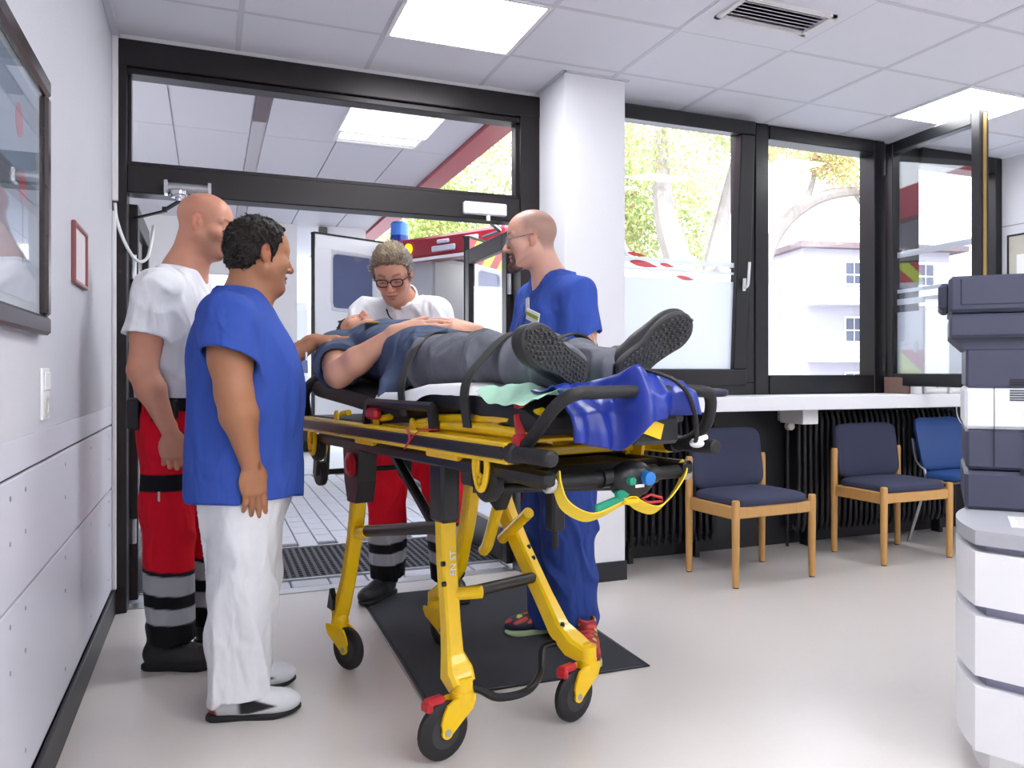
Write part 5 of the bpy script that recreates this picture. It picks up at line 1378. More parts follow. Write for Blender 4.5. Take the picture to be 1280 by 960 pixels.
def shirt(M, sec, shoulders, sleeves, color, disp=None, neck=None, h=.0055, name='shirt', hollow=.1, p=2.4, extra=None):
    S = SDF()
    M.loft(S, sec, k=0., p=p)
    for a, b, r1, r2 in shoulders: S.rc(M.W(*a), M.W(*b), r1, r2, .05)
    for sh, en, r1, r2, slant in sleeves:
        sh, en = np.array(M.W(*sh)), np.array(M.W(*en)); d = nrm3(en-sh)
        n = nrm3(d+np.array(M.V(*slant))) if slant else d
        S.rc(sh, en+d*.06, r1, r2, .035, cut=[(en, n)])
    for sh, en, r1, r2, slant in sleeves:
        sh, en = np.array(M.W(*sh)), np.array(M.W(*en)); d = nrm3(en-sh)
        S.rc(en-d*.05, en+d*.1, r2-.012, r2-.004, .004, 's')
    if neck: S.rc(M.W(*neck[0]), M.W(*neck[1]), neck[2], neck[3], .006, 's')
    if hollow:
        z0 = sec[0][0]; s2 = [(z0-.05, *sec[0][1:]), (z0+hollow*.5, *sec[0][1:]), (z0+hollow, sec[1][1], sec[1][2], sec[1][3]*.8, sec[1][4]*.8)]
        M.loft(S, s2, k=.004, op='s', shrink=.024)
    if extra: extra(S)
    return M.put(name, S, h, M_cloth, color, disp)
SK1 = clin(208, 148, 122); SK2 = clin(174, 120, 88); SK3 = clin(206, 150, 126); SK4 = clin(220, 170, 150); SK5 = clin(212, 158, 132)
WHITE = clin(236, 237, 242); SCRUB = clin(58, 86, 172); SCRUB2 = clin(46, 68, 138); RED = clin(222, 20, 44); BLK = clin(24, 25, 30); SIL = clin(176, 178, 184)
def medic_trousers(M, flap=None):
    def f(V):
        z = V[:, 2]; q = (V-M.o) @ M.R
        c = np.tile(RED, (len(V), 1))
        bnd = lambda a, b: sst(z, a-.002, a+.002)*sst(b-z, -.002, .002)
        wob = z+.012*np.sin(9*q[:, 1]+3*q[:, 0])
        bw = lambda a, b: sst(wob, a-.002, a+.002)*sst(b-wob, -.002, .002)
        c = mixc(c, sst(.385-wob, -.002, .002), BLK)
        c = mixc(c, bw(.295, .368), SIL); c = mixc(c, bw(.185, .245), SIL)
        if flap: c = mixc(c, bnd(.69, .755)*(q[:, 0] > .03)*(q[:, 1] < .06), BLK)
        return c
    return f
def boots(P, q):
    c = P.copy(); m = sst(q[:, 1], .06, .07)*(np.abs(q[:, 0]) < .03)*(np.sin(q[:, 1]*260) > .4)*(q[:, 2] > .06); return mixc(c, m.astype(float), clin(60, 62, 66))

# ---------------------------------------------------------------- bald paramedic in white T-shirt and red trousers
M1 = Man((-.06, 3.68), (.97, -.24), 'bald bearded man in white T-shirt and red reflective trousers standing by the left wall')
m = M1
o1 = m.W(.0, .05, 1.733); R1 = frame((.955, -.30), .2); s1_ = 1.04
S = SDF(); T1 = head(S, o1, R1, s1_, 1.06, 'open', 1., .006)
S.rc(o1+R1 @ np.array([0, -.035, -.06]), m.W(0, -.035, 1.53), .064, .07, .03)
S.rc(m.W(0, -.035, 1.53), m.W(0, -.03, 1.05), .08, .1, .06)
shR, elR, wrR = m.W(.195, -.085, 1.46), m.W(.232, -.115, 1.15), m.W(.222, -.03, .935)
shL, elL, wrL = m.W(-.195, -.06, 1.46), m.W(-.235, -.05, 1.15), m.W(-.23, .06, .94)
S.rc(m.W(0, -.05, 1.45), shR, .06, .055, .03); S.rc(m.W(0, -.05, 1.45), shL, .06, .055, .03)
arm(S, shR, elR, wrR, 1.16); arm(S, shL, elL, wrL, 1.16)
hand(S, wrR+(wrR-elR)*.08, m.V(-.02, .1, -1), m.V(-1, -.35, 0), 1, (.45, .7, .5), 1.1)
hand(S, wrL+(wrL-elL)*.08, m.V(.02, .15, -1), m.V(1, -.2, 0), -1, (.3, .5, .4), 1.08)
for x in (-.09, .09): S.rc(m.W(x*.8, -.04, 1.06), m.W(x, -.05, .6), .07, .05, .04); S.rc(m.W(x, -.05, .6), m.W(x, -.05, .14), .05, .035, .02)
def beard1(c, q, near, V):
    x, y, z = np.abs(q[:, 0]), q[:, 1], q[:, 2]
    b = near*sst(-z+.35*(y-.03), .02, .075)*sst(y, -.03, .05)*sst(z, -.14, -.115)*(1-.8*((x < .02)*(z > -.085)*(z < -.05)))*.5
    mus = near*(y > .07)*(z < -.048)*(z > -.06)*(x < .028)*.6
    c = mixc(c, np.clip(b+mus, 0, .62), clin(118, 84, 70))
    return mixc(c, near*sst(z, .045, .09)*.16, clin(196, 120, 96))
m.put('body', S, .004, M_skin, skin_color(o1, R1, s1_, SK1, clin(178, 96, 92), clin(130, 92, 74), beard1, 'open'))
eyeballs(m.e, m.o, T1, R1, s1_, (-.05, -.35))
shirt(m, [(1.0, 0, -.03, .188, .162), (1.08, 0, -.03, .19, .168), (1.22, 0, -.045, .198, .168), (1.36, 0, -.05, .208, .152), (1.47, 0, -.05, .185, .112), (1.545, 0, -.04, .11, .08)],
      [((.05, -.045, 1.505), (.18, -.08, 1.45), .058, .074), ((-.05, -.045, 1.505), (-.18, -.06, 1.45), .058, .074)],
      [((.182, -.082, 1.45), (.22, -.108, 1.275), .078, .075, (0, 0, 0)), ((-.188, -.06, 1.455), (-.232, -.06, 1.275), .088, .083, None)],
      flat(WHITE), folds(1, .0042, 20), ((0, -.035, 1.52), (0, .0, 1.64), .075, .085), hollow=.05, name='t_shirt')
t_ = trousers(m, [((.095, -.06, .93), (.1, -.065, .6), (.1, -.05, .105)), ((-.095, -.04, .93), (-.12, .04, .6), (-.15, .02, .105))],
         [(.62, 0, -.05, .1, .06), (.74, 0, -.045, .15, .1), (.86, 0, -.04, .183, .148), (.95, 0, -.035, .186, .158), (1.02, 0, -.03, .182, .155)], medic_trousers(m, True), (.108, .09, .08), folds(2, .006, 22))
S = SDF(); m.loft(S, [(.995, 0, -.032, .198, .172), (1.045, 0, -.032, .198, .172)], k=0)
b_ = m.put('belt', S, .006, M_cloth, flat(BLK))
q_ = MB().box(m.W(.15, -.165, .985)-m.o, (.06, .05, .12), m.R, .008); q_.build('pouch', M_black, b_, 0)
MB().box(m.W(.198, -.05, .99)-m.o, (.02, .1, .1), m.R, .008).build('pouch', M_black, b_, 0)
MB().ell(m.W(.21, -.04, 1.025)-m.o, (.006, .006, .006)).build('snap', M_steel, b_)
MB().box(m.W(.193, -.07, .672)-m.o, (.004, .008, .05), m.R).build('zip_pull', M_steel, t_, 0)
yw = math.atan2(m.R[1, 1], m.R[0, 1])
shoe(m.e, m.o, m.W(.1, -.15, 0), yw-.12, .30, (34, 34, 36), (24, 24, 26), boots, .06, None, 1.12)
shoe(m.e, m.o, m.W(-.165, -.035, 0), yw+.1, .30, (34, 34, 36), (24, 24, 26), boots, .06, None, 1.12)

# ---------------------------------------------------------------- man in blue tunic and white trousers
M2 = Man((.13, 3.08), (.998, -.06), 'dark haired man in blue tunic and white trousers touching the patient shoulder')
m = M2
o2 = m.W(0, .03, 1.545); R2 = frame((.93, .31), .08); s2_ = 1.05
S = SDF(); T2 = head(S, o2, R2, s2_, 1.05, 'open', 1., .008)
S.rc(o2+R2 @ np.array([0, -.035, -.06]), m.W(0, -.02, 1.37), .06, .066, .03)
S.rc(m.W(0, -.02, 1.36), m.W(0, -.01, .85), .08, .11, .06)
shR, elR, wrR = m.W(.195, -.07, 1.31), m.W(.24, -.045, 1.075), m.W(.228, .0, .86)
shL, elL, wrL = m.W(-.195, .01, 1.33), m.W(-.31, .03, 1.13), m.W(-.30, .225, 1.262)
S.rc(m.W(0, -.03, 1.31), shR, .055, .055, .03); S.rc(m.W(0, -.03, 1.31), shL, .055, .055, .03)
arm(S, shR, elR, wrR, 1.28); arm(S, shL, elL, wrL, 1.1)
hand(S, wrR+(wrR-elR)*.06, m.V(-.04, .12, -1), m.V(-1, -.45, 0), 1, (.1, .22, .22), 1.1, .04, dcurl=(0, .03, .06, .1))
hand(S, wrL, m.V(.0, 1, .12), m.V(0, .12, -1), -1, (.12, .2, .25), 1.02, th=(.8, .45, .2))
for x in (-.09, .09): S.rc(m.W(x*.9, -.01, .9), m.W(x, -.03, .5), .07, .05, .04); S.rc(m.W(x, -.03, .5), m.W(x, -.04, .12), .05, .035, .02)
def c2f(c, q, near, V):
    x, y, z = np.abs(q[:, 0]), q[:, 1], q[:, 2]
    c = mixc(c, near*.25*sst(-z+.35*(y-.03), .02, .08)*sst(y, -.03, .05)*sst(z, -.14, -.115), clin(90, 66, 52))
    w_ = m.W(.24, .03, .845); d = np.linalg.norm((V-w_)*np.array([1, 1, .6]), axis=1); return mixc(c, .7*sst(.012-d, 0, .005), clin(120, 62, 40))
m.put('body', S, .004, M_skin, skin_color(o2, R2, s2_, SK2, clin(150, 90, 80), clin(40, 30, 26), c2f, 'open'))
eyeballs(m.e, m.o, T2, R2, s2_, (.1, -.2))
def hairpiece(M, o, R, s, front, cfun, thick=.008, seed=0, top=0., disp=.0026, comb=None, ns=2600, ls=.014, lift=.003):
    S = SDF(); T = lambda *p: o+R @ (np.array(p)*s)
    S.el(T(0, -.014, .034+top*.5), np.array((.077+thick, .099+thick*.8, .086+thick+top))*s, R)
    S.el(T(0, .018, .018), np.array((.066+thick, .07+thick*.4, .08+thick))*s, R, .02)
    S.el(T(0, -.042, -.02), np.array((.064+thick, .055+thick, .058))*s, R, .03)
    zf = [-.09, -.045, -.035, -.005, .03, .055, .075, .1, .13]; yf = front
    def cut(P):
        q = (P-o) @ R/s; x, y, z = np.abs(q[:, 0]), q[:, 1], q[:, 2]
        a = y-np.interp(z, zf, yf)-.012*sst(.04-x, 0, .04)*0
        b = np.interp(y, [-.12, -.06, -.036, -.018, -.002, .008, .03], [-.075, -.066, -.03, .028, .032, -.03, -.035])-z
        return np.maximum(a, b)*s
    S.add(cut, o-1, o+1, .008, 'i')
    r = np.random.default_rng(seed); K = r.normal(size=(6, 3))*150; ph = r.random(6)*7
    def dp(P): return disp*sum(np.sin(P @ K[i]+ph[i]) for i in range(6))/2.4
    V, F = S.mesh(.004, dp); h_ = put('hair', V, F, M_hair, M.e, M.o, cfun)
    cb_ = comb or (lambda b: np.tile(R @ np.array([0, -.5, -.3]), (len(b), 1)))
    strands(h_, M.o, V, F, ns, ls, cb_, cfun, seed+20, lift)
    return h_
hairpiece(m, o2, R2, s2_, [-.05, -.04, .014, .022, .028, .038, .05, .068, .09], flat(clin(34, 26, 24)), .008, 3)
def seam2(V): return np.tile(SCRUB, (len(V), 1))
def slit2(S):
    a, b = m.W(.24, .02, .70), m.W(.19, .02, .83)
    S.add(lambda P: np.maximum(np.maximum(np.abs((P-m.o) @ m.R[:, 1]+.018)-.006*np.clip((.80-P[:, 2])/.06, 0, 1), P[:, 2]-.80), .1-(P-m.o) @ m.R[:, 0]), m.W(.05, -.3, .6)-.2, m.W(.3, .3, .9)+.2, .003, 's')
tu = shirt(m, [(.725, 0, -.02, .222, .188), (.9, 0, -.02, .214, .186), (1.08, 0, -.012, .215, .186), (1.22, 0, -.028, .208, .17), (1.33, 0, -.04, .18, .125), (1.42, 0, -.035, .1, .082)],
      [((.05, -.035, 1.37), (.178, -.06, 1.305), .055, .076), ((-.05, -.035, 1.37), (-.18, .0, 1.32), .055, .08)],
      [((.182, -.068, 1.315), (.236, -.06, 1.185), .084, .09, (0, -.35, 0)), ((-.182, .0, 1.32), (-.27, .025, 1.2), .085, .088, None)],
      seam2, folds(4, .004, 18), ((0, -.02, 1.37), (0, .03, 1.5), .068, .09), name='tunic', hollow=.14, extra=slit2)
MB().box(m.W(-.1, .185, 1.2)-m.o, (.05, .006, .03), m.R).build('name_badge', M_white, tu, 0)
trousers(m, [((.1, -.015, .78), (.1, -.028, .42), (.1, -.035, .07)), ((-.1, -.01, .78), (-.12, -.0, .42), (-.155, -.025, .07))],
         [(.5, 0, -.015, .1, .06), (.62, 0, -.015, .165, .115), (.74, 0, -.015, .196, .15), (.84, 0, -.015, .2, .155), (.92, 0, -.01, .19, .15)], flat(WHITE*.96), (.124, .104, .092), folds(5, .008, 20))
def sneak(c, q):
    m1 = sst(.085-.3*(q[:, 1]-.1)-q[:, 2], 0, .006)*sst(q[:, 1], .09, .11)*sst(.25-q[:, 1], 0, .02)*sst(q[:, 2]-.02-.25*(q[:, 1]-.13)*(q[:, 1] > .13), 0, .006)
    c = mixc(c, m1, clin(22, 22, 24)); c = mixc(c, sst(.035-q[:, 1], 0, .01)*sst(.045-q[:, 2], 0, .008), clin(150, 40, 36))
    return c
yw = math.atan2(m.R[1, 1], m.R[0, 1])
shoe(m.e, m.o, m.W(.085, -.13, 0), yw-.14, .295, (214, 216, 220), (26, 25, 28), sneak, .02, None, 1.08, .02)
shoe(m.e, m.o, m.W(-.16, -.14, 0), yw-.02, .295, (206, 208, 214), (26, 25, 28), sneak, .02, None, 1.08, .02)

# ---------------------------------------------------------------- nurse in blue scrubs with glasses and goatee
M3 = Man((1.44, 3.33), (-1, .05), 'man in blue scrubs with glasses and goatee standing beside the pillar')
m = M3
o3 = m.W(0, .19, 1.708); R3 = frame((-.94, .34), .12); s3_ = 1.04
S = SDF(); T3 = head(S, o3, R3, s3_, .98, 'open', 1.08, .0); S.el(T3(0, .072, -.104), np.array((.023, .02, .018))*s3_, R3, .015)
S.rc(o3+R3 @ np.array([0, -.035, -.06]), m.W(0, .09, 1.52), .062, .07, .03)
S.rc(m.W(0, .085, 1.5), m.W(0, .06, 1.0), .08, .1, .06)
shL, elL = m.W(-.2, .055, 1.46), m.W(-.245, .03, 1.18); wrL = np.array((1.245, 2.90, .96))
shR, elR, wrR = m.W(.2, .1, 1.46), m.W(.25, .16, 1.18), m.W(.2, .36, 1.03)
S.rc(m.W(0, .08, 1.45), shL, .06, .055, .03); S.rc(m.W(0, .08, 1.45), shR, .06, .055, .03)
arm(S, shL, elL, wrL, 1.12); arm(S, shR, elR, wrR, 1.1)
hand(S, wrL, np.array((-.45, -.55, -.7)), np.array((-.5, .3, -.6)), 1, (.3, .6, .5), 1.05)
hand(S, wrR, m.V(-.3, 1, -.3), m.V(-.2, -.2, -1), 1, (.3, .6, .5), 1.05)
for x in (-.09, .09): S.rc(m.W(x*.9, .04, 1.0), m.W(x, .05, .5), .07, .05, .04); S.rc(m.W(x, .05, .5), m.W(x, .03, .12), .05, .035, .02)
def c3f(c, q, near, V):
    x, y, z = np.abs(q[:, 0]), q[:, 1], q[:, 2]
    buzz = near*sst(z, -.08, -.03)*(sst(np.interp(z, [-.06, 0, .04, .06, .085, .11], [-.02, .02, .028, .03, .035, .03])-y, -.02, .025))*sst(z-np.interp(y, [-.12, -.05, -.03, -.005, .03], [-.08, -.07, -.02, .02, .0]), -.01, .03)
    c = mixc(c, .6*buzz, clin(116, 96, 88))
    g = near*(y > .045)*sst(-z, .075, .09)*(x < .034)*(z > -.14)*.75+near*(y > .072)*(z < -.05)*(z > -.06)*(x < .03)*.55
    g2 = near*sst(y, -.01, .03)*sst(.075-y, 0, .02)*sst(.009-np.abs(z+.098-.55*(.06-y)), -.004, .01)*.18
    c = mixc(c, np.clip(g+g2, 0, .8), clin(74, 52, 46))
    a = (np.linalg.norm(V-elL, axis=1) < .16)*(V[:, 2] < 1.3)
    return mixc(c, .35*a*(np.sin(V[:, 2]*130+9*np.sin(V[:, 0]*40)) > .1), clin(120, 100, 104))
m.put('body', S, .004, M_skin, skin_color(o3, R3, s3_, SK4, clin(176, 100, 96), clin(112, 82, 70), c3f, 'open'))
eyeballs(m.e, m.o, T3, R3, s3_, (0, -.15))
V, F = None, None
S = SDF(); S.el(T3(0, .08, -.106), np.array((.026, .024, .024))*s3_, R3); S.rc(T3(-.027, .078, -.062), T3(-.026, .074, -.092), .0055, .007, .01); S.rc(T3(.027, .078, -.062), T3(.026, .074, -.092), .0055, .007, .01); S.rc(T3(-.022, .0865, -.0555), T3(.022, .0865, -.0555), .0042, .0042, .008)
rr = np.random.default_rng(5).normal(size=(5, 3))*190
m.put('beard', S, .003, M_hair, flat(clin(96, 66, 54)), lambda P: .0012*sum(np.sin(P @ k) for k in rr)/2)
def glasses(M, T, R, s, mtl, thick=.0022, wd=.026, ht=.017, yy=.098, zz=-.004, temple_y=-.012):
    g = MB()
    for x in (-1, 1):
        P = [T(x*(.032+wd*math.copysign(abs(math.cos(a))**.6, math.cos(a))), yy-.012*(abs(math.cos(a)) if math.cos(a) > 0 else 0), zz+ht*math.copysign(abs(math.sin(a))**.7, math.sin(a)))-M.o for a in np.arange(20)*2*PI/20]
        g.tube(P, thick, 6, closed=True)
        g.tube([T(x*(.032+wd), yy-.01, zz+.006)-M.o, T(x*.077, .04, zz+.008)-M.o, T(x*.083, temple_y, zz+.012)-M.o, T(x*.082, temple_y-.02, zz-.008)-M.o], thick, 6, smooth=4)
    g.tube([T(-.008, yy, zz+.004)-M.o, T(0, yy+.003, zz+.007)-M.o, T(.008, yy, zz+.004)-M.o], thick, 6)
    gl = g.build('glasses', mtl, M.e)
    return gl
glasses(m, T3, R3, s3_, mat('silver_glasses_frame', (150, 156, 172), .25, metal=.8), .0018, .025, .014)
tu = shirt(m, [(.86, 0, .045, .205, .172), (.98, 0, .05, .205, .172), (1.12, 0, .06, .204, .178), (1.26, 0, .085, .212, .168), (1.4, 0, .085, .208, .14), (1.5, 0, .078, .17, .1), (1.56, 0, .085, .1, .08)],
      [((-.05, .085, 1.525), (-.185, .055, 1.45), .058, .077), ((.05, .085, 1.52), (.19, .1, 1.455), .06, .085)],
      [((-.188, .055, 1.455), (-.236, .04, 1.275), .084, .088, (0, -.25, 0)), ((.192, .1, 1.46), (.235, .13, 1.255), .092, .092, None)],
      flat(SCRUB), folds(7, .0048, 18), ((0, .085, 1.5), (0, .19, 1.66), .076, .09), name='scrub_top', hollow=.12)
MB().box(m.W(-.15, .226, 1.37)-m.o, (.075, .004, .05), m.R @ np.array(Matrix.Rotation(-.45, 3, 'Y') @ Matrix.Rotation(.5, 3, 'Z')), .002).build('name_badge', M_white, tu, 0)
MB().box(m.W(-.152, .23, 1.373)-m.o, (.07, .004, .014), m.R @ np.array(Matrix.Rotation(-.45, 3, 'Y') @ Matrix.Rotation(.5, 3, 'Z'))).build('badge_stripe', mat('badge_green', (146, 176, 76), .5), tu, 0)
MB().box(m.W(-.12, .236, 1.42)-m.o, (.012, .01, .06), m.R, .003).cyl(m.W(-.12, .244, 1.445)-m.o, m.W(-.12, .244, 1.39)-m.o, .004).build('badge_clip', M_steel, tu, 0)
trousers(m, [((-.1, .045, .9), (-.1, .055, .5), (-.1, .025, .05)), ((.1, .05, .9), (.09, .08, .5), (.07, .06, .05))],
         [(.6, 0, .05, .1, .06), (.72, 0, .05, .165, .115), (.84, 0, .045, .193, .15), (.92, 0, .05, .195, .155), (1.02, 0, .05, .185, .15)], flat(SCRUB2), (.12, .112, .093), folds(8, .008, 20))
def runner(c, q):
    w_ = (np.sin(q[:, 1]*120+3*np.sin(q[:, 2]*90))+np.sin(q[:, 2]*140+q[:, 0]*60))
    k = sst(q[:, 2], .05, .06)*(w_ > .35); c = mixc(c, k.astype(float), clin(206, 66, 56))
    return mixc(c, (sst(q[:, 2], .07, .08)*(w_ < -1.2)).astype(float), clin(190, 200, 80))
shoe(m.e, m.o, m.W(.07, -.02, 0), math.atan2(.12, -1), .30, (30, 32, 52), (176, 196, 150), runner, .02, None, 1., .03)
shoe(m.e, m.o, m.W(-.17, .0, 0), math.atan2(-.88, -.32), .29, (150, 40, 42), (176, 196, 150), runner, .02, None, 1., .03)

# ---------------------------------------------------------------- paramedic behind the stretcher, looking down
M4 = Man((.97, 4.22), (-.5, -.866), 'grey haired man in white shirt and dark glasses looking down behind the stretcher')
m = M4
o4 = np.array((.785, 3.93, 1.60)); R4 = frame((-.36, -.93), .48, -.06); s4_ = 1.05
S = SDF(); T4 = head(S, o4, R4, s4_, .98, 'down', 1.05)
nk = np.array((.87, 4.08, 1.46)); hp = m.W(0, -.0, .98)
S.rc(o4+R4 @ np.array([0, -.03, -.06]), nk, .056, .064, .03); S.rc(nk, hp, .08, .1, .06)
rt = m.R[:, 0]
shR, shL = nk+rt*.185+np.array((0, 0, -.035)), nk-rt*.155+np.array((0, 0, -.035))
elR, elL = np.array((.60, 4.02, 1.17)), np.array((1.06, 3.93, 1.17))
wrR, wrL = np.array((.72, 3.80, 1.03)), np.array((1.03, 3.72, 1.06))
S.rc(nk-np.array((0, 0, .04)), shR, .06, .055, .03); S.rc(nk-np.array((0, 0, .04)), shL, .06, .055, .03)
arm(S, shR, elR, wrR, 1.08); arm(S, shL, elL, wrL, 1.08)
hand(S, wrR, (.55, -.6, -.3), (-.1, -.3, -1), -1, (.2, .5, .5)); hand(S, wrL, (-.6, -.65, -.25), (-.1, -.3, -1), 1, (.2, .5, .5))
for x, y in ((.14, .02), (-.13, .0)): S.rc(m.W(x*.8, 0, 1.0), m.W(x, y, .5), .07, .05, .04); S.rc(m.W(x, y, .5), m.W(x*1.1, y, .14), .05, .035, .02)
def c4f(c, q, near, V):
    x, y, z = np.abs(q[:, 0]), q[:, 1], q[:, 2]
    c = mixc(c, near*.25*sst(-z, .05, .075)*sst(y, 0, .03), clin(150, 120, 110))
    k = near*(y > .05)*np.exp(-((z-(-.045+.9*(x-.026)))/.003)**2)*(x > .02)*(x < .045); return mixc(c, .4*k, clin(140, 92, 76))
m.put('body', S, .004, M_skin, skin_color(o4, R4, s4_, SK3, clin(164, 96, 88), clin(110, 88, 76), c4f))
def grey(V):
    q = (V-o4) @ R4/s4_; c = np.tile(clin(146, 128, 108), (len(V), 1))
    c = mixc(c, sst(np.abs(q[:, 0]), .05, .075), clin(166, 162, 156)); return mixc(c, .6*sst(q[:, 2], .09, .125)*sst(q[:, 1], -.02, .05), clin(196, 180, 146))
hairpiece(m, o4, R4, s4_, [-.05, -.04, .006, .014, .024, .038, .07, .1, .11], grey, .006, 4, .008, .0015, lambda b: (np.array([.25, -.75, .55]) @ R4.T)+np.outer(-np.sign((b-o4) @ R4[:, 0])*0, R4[:, 0]), 4200, .03, .008)
glasses(m, T4, R4, s4_, mat('dark_glasses_frame', (40, 32, 34), .3), .0032, .0255, .0165)
Ax = nrm3(nk-hp); Rm = np.array([m.R[:, 0], np.cross(Ax, m.R[:, 0]), Ax]).T; Lh = np.linalg.norm(nk-hp)
S = SDF(); S.loft(hp, Rm, [(-.02, 0, 0, .17, .13), (.15, .01, 0, .175, .135), (.32, .012, .0, .185, .135), (.44, .01, -.01, .165, .105), (Lh+.03, 0, -.005, .095, .085)], k=0)
for sh, el_ in ((shR, elR), (shL, elL)):
    S.rc(nk-np.array((0, 0, .02)), sh, .062, .075, .05)
    d = nrm3(el_-sh); S.rc(sh, sh+d*.30, .083, .084, .03, cut=[(sh+d*.235, d)])
    S.rc(sh+d*.19, sh+d*.36, .072, .08, .004, 's')
S.rc(nk-np.array((0, 0, .0)), o4+R4 @ np.array([0, -.03, -.06]), .066, .07, .006, 's')
shp = m.put('polo_shirt', S, .0055, M_cloth, flat(WHITE), folds(9, .004, 20))
def ringpts(c, u, v, ru, rv, a0, a1, n=16): return [c+u*ru*math.cos(a)+v*rv*math.sin(a) for a in np.linspace(a0, a1, n)]
up4 = nrm3(o4-nk)
cp = nk+up4*.055
fw4 = nrm3(np.cross(up4, -m.R[:, 0]))
if fw4 @ m.R[:, 1] < 0: fw4 = -fw4
mb = MB(); P = [q-m.o for q in ringpts(cp, m.R[:, 0], fw4, .08, .082, -PI*1.42, PI*.42, 22)]
mb.strip(P, .05, .007, up4-fw4*.1); mb.build('collar', mat('white_collar', (238, 238, 242), .8, bump=.2), shp)
MB().tube([cp+m.R[:, 0]*.06+fw4*.062-up4*.0-m.o, cp+m.R[:, 0]*.045+fw4*.088-up4*.03-m.o, cp+m.R[:, 0]*.01+fw4*.1-up4*.045-m.o, cp-m.R[:, 0]*.03+fw4*.1-up4*.05-m.o], .0045, 6, smooth=4).build('dark_lanyard', M_black, shp)
bd = shL+nrm3(elL-shL)*.10; nb_ = nrm3(np.array((.12, -1, .1)))
b_ = MB().cyl(bd+nb_*.082-m.o, bd+nb_*.088-m.o, .026, n=20).build('sleeve_emblem', mat('emblem_red_ring', (196, 120, 112), .6), shp)
MB().cyl(bd+nb_*.0885-m.o, bd+nb_*.0895-m.o, .02, n=20).build('emblem_field', M_white, b_)
ux = nrm3(np.cross((0, 0, 1.), nb_)); e_ = MB()
e_.beam(bd+nb_*.0905-ux*.011-m.o, bd+nb_*.0905+ux*.011-m.o, .007, .0015, nb_).beam(bd+nb_*.0905-np.array((0, 0, .011))-m.o, bd+nb_*.0905+np.array((0, 0, .011))-m.o, .007, .0015, nb_)
e_.build('emblem_cross', mat('emblem_red', (200, 50, 50), .6), b_, 0)
trousers(m, [((.1, .0, .93), (.15, .03, .55), (.155, .0, .10)), ((-.1, .0, .93), (-.14, .02, .55), (-.15, -.03, .10))],
         [(.62, 0, 0, .1, .06), (.74, 0, 0, .15, .1), (.86, 0, 0, .176, .133), (.95, 0, 0, .178, .14), (1.04, 0, 0, .172, .135)], medic_trousers(m), (.108, .092, .082), folds(10, .006, 22))
shoe(m.e, m.o, m.W(.155, -.06, 0), math.atan2(-.75, -.66), .29, (34, 36, 40), (22, 22, 24), boots, .06, None, 1.1)
shoe(m.e, m.o, m.W(-.155, -.10, 0), math.atan2(-.95, -.1), .29, (34, 36, 40), (22, 22, 24), boots, .06, None, 1.1)

# ---------------------------------------------------------------- patient on the stretcher
cS, sS = math.cos(SRZ), math.sin(SRZ)
def SW(s, l, z): return np.array([SO[0]+l*cS+s*sS, SO[1]+l*sS-s*cS, z])
HD = SW(-1, 0, 0)-SW(0, 0, 0); PD = SW(0, 1, 0)-SW(0, 0, 0); UP = np.array([0, 0, 1.])
M5 = Man((SO[0], SO[1]), (0, 1), 'man in grey blue polo shirt and grey jeans lying strapped on the stretcher')
m = M5
o5 = SW(-.985, .0, 1.30); th = .16
f5 = nrm3(UP*math.cos(th)-HD*math.sin(th)); u5 = nrm3(HD*math.cos(th)+UP*math.sin(th)); R5 = np.array([np.cross(f5, u5), f5, u5]).T; s5_ = 1.03
S = SDF(); T5 = head(S, o5, R5, s5_, 1., 'down', 1.05)
nk = SW(-.80, 0, 1.235); ch = SW(-.55, 0, 1.225); pv_ = SW(-.1, 0, 1.18)
S.rc(o5+R5 @ np.array([0, -.03, -.06]), nk, .057, .062, .03); S.rc(nk, ch, .08, .095, .05); S.rc(ch, pv_, .09, .06, .05)
shR, elR, wrR = SW(-.70, -.2, 1.215), SW(-.44, -.295, 1.135), SW(-.27, -.14, 1.285)
shL, elL, wrL = SW(-.70, .2, 1.215), SW(-.40, .29, 1.17), SW(-.145, .115, 1.29)
S.rc(nk, shR, .06, .055, .03); S.rc(nk, shL, .06, .055, .03)
arm(S, shR, elR, wrR, 1.12); arm(S, shL, elL, wrL, 1.08)
hand(S, wrR+nrm3(wrR-elR)*.01, SW(.52, .8, .1)-SW(0, 0, 0), SW(-.75, .36, -.62)-SW(0, 0, 0), 1, (.06, .16, .2), 1.04)
hand(S, wrL, SW(-.42, -.85, .22)-SW(0, 0, 0), SW(-.62, .2, -.72)-SW(0, 0, 0), -1, (.14, .25, .3), 1.06)
for l_ in (-1, 1):
    S.rc(pv_, SW(.34, l_*.11, 1.183), .055, .045, .04); S.rc(SW(.34, l_*.11, 1.183), SW(.71, l_*.08, 1.147), .045, .032, .02)
def c5f(c, q, near, V):
    x, y, z = np.abs(q[:, 0]), q[:, 1], q[:, 2]; return mixc(c, near*.3*sst(-z, .04, .06)*sst(y, 0, .03), clin(130, 100, 90))
m.put('body', S, .004, M_skin, skin_color(o5, R5, s5_, SK5, clin(180, 104, 96), clin(70, 50, 42), c5f))
hairpiece(m, o5, R5, s5_, [-.05, -.04, .01, .02, .028, .045, .066, .085, .1], flat(clin(66, 54, 48)), .007, 6)
SHC = clin(78, 91, 116)
S = SDF()
Rt = np.array([-PD, UP, HD]).T; ax_ = nrm3(SW(-.76, 0, 1.235)-SW(-.12, 0, 1.185)); Rt[:, 2] = ax_; Rt[:, 1] = np.cross(Rt[:, 2], Rt[:, 0]); 
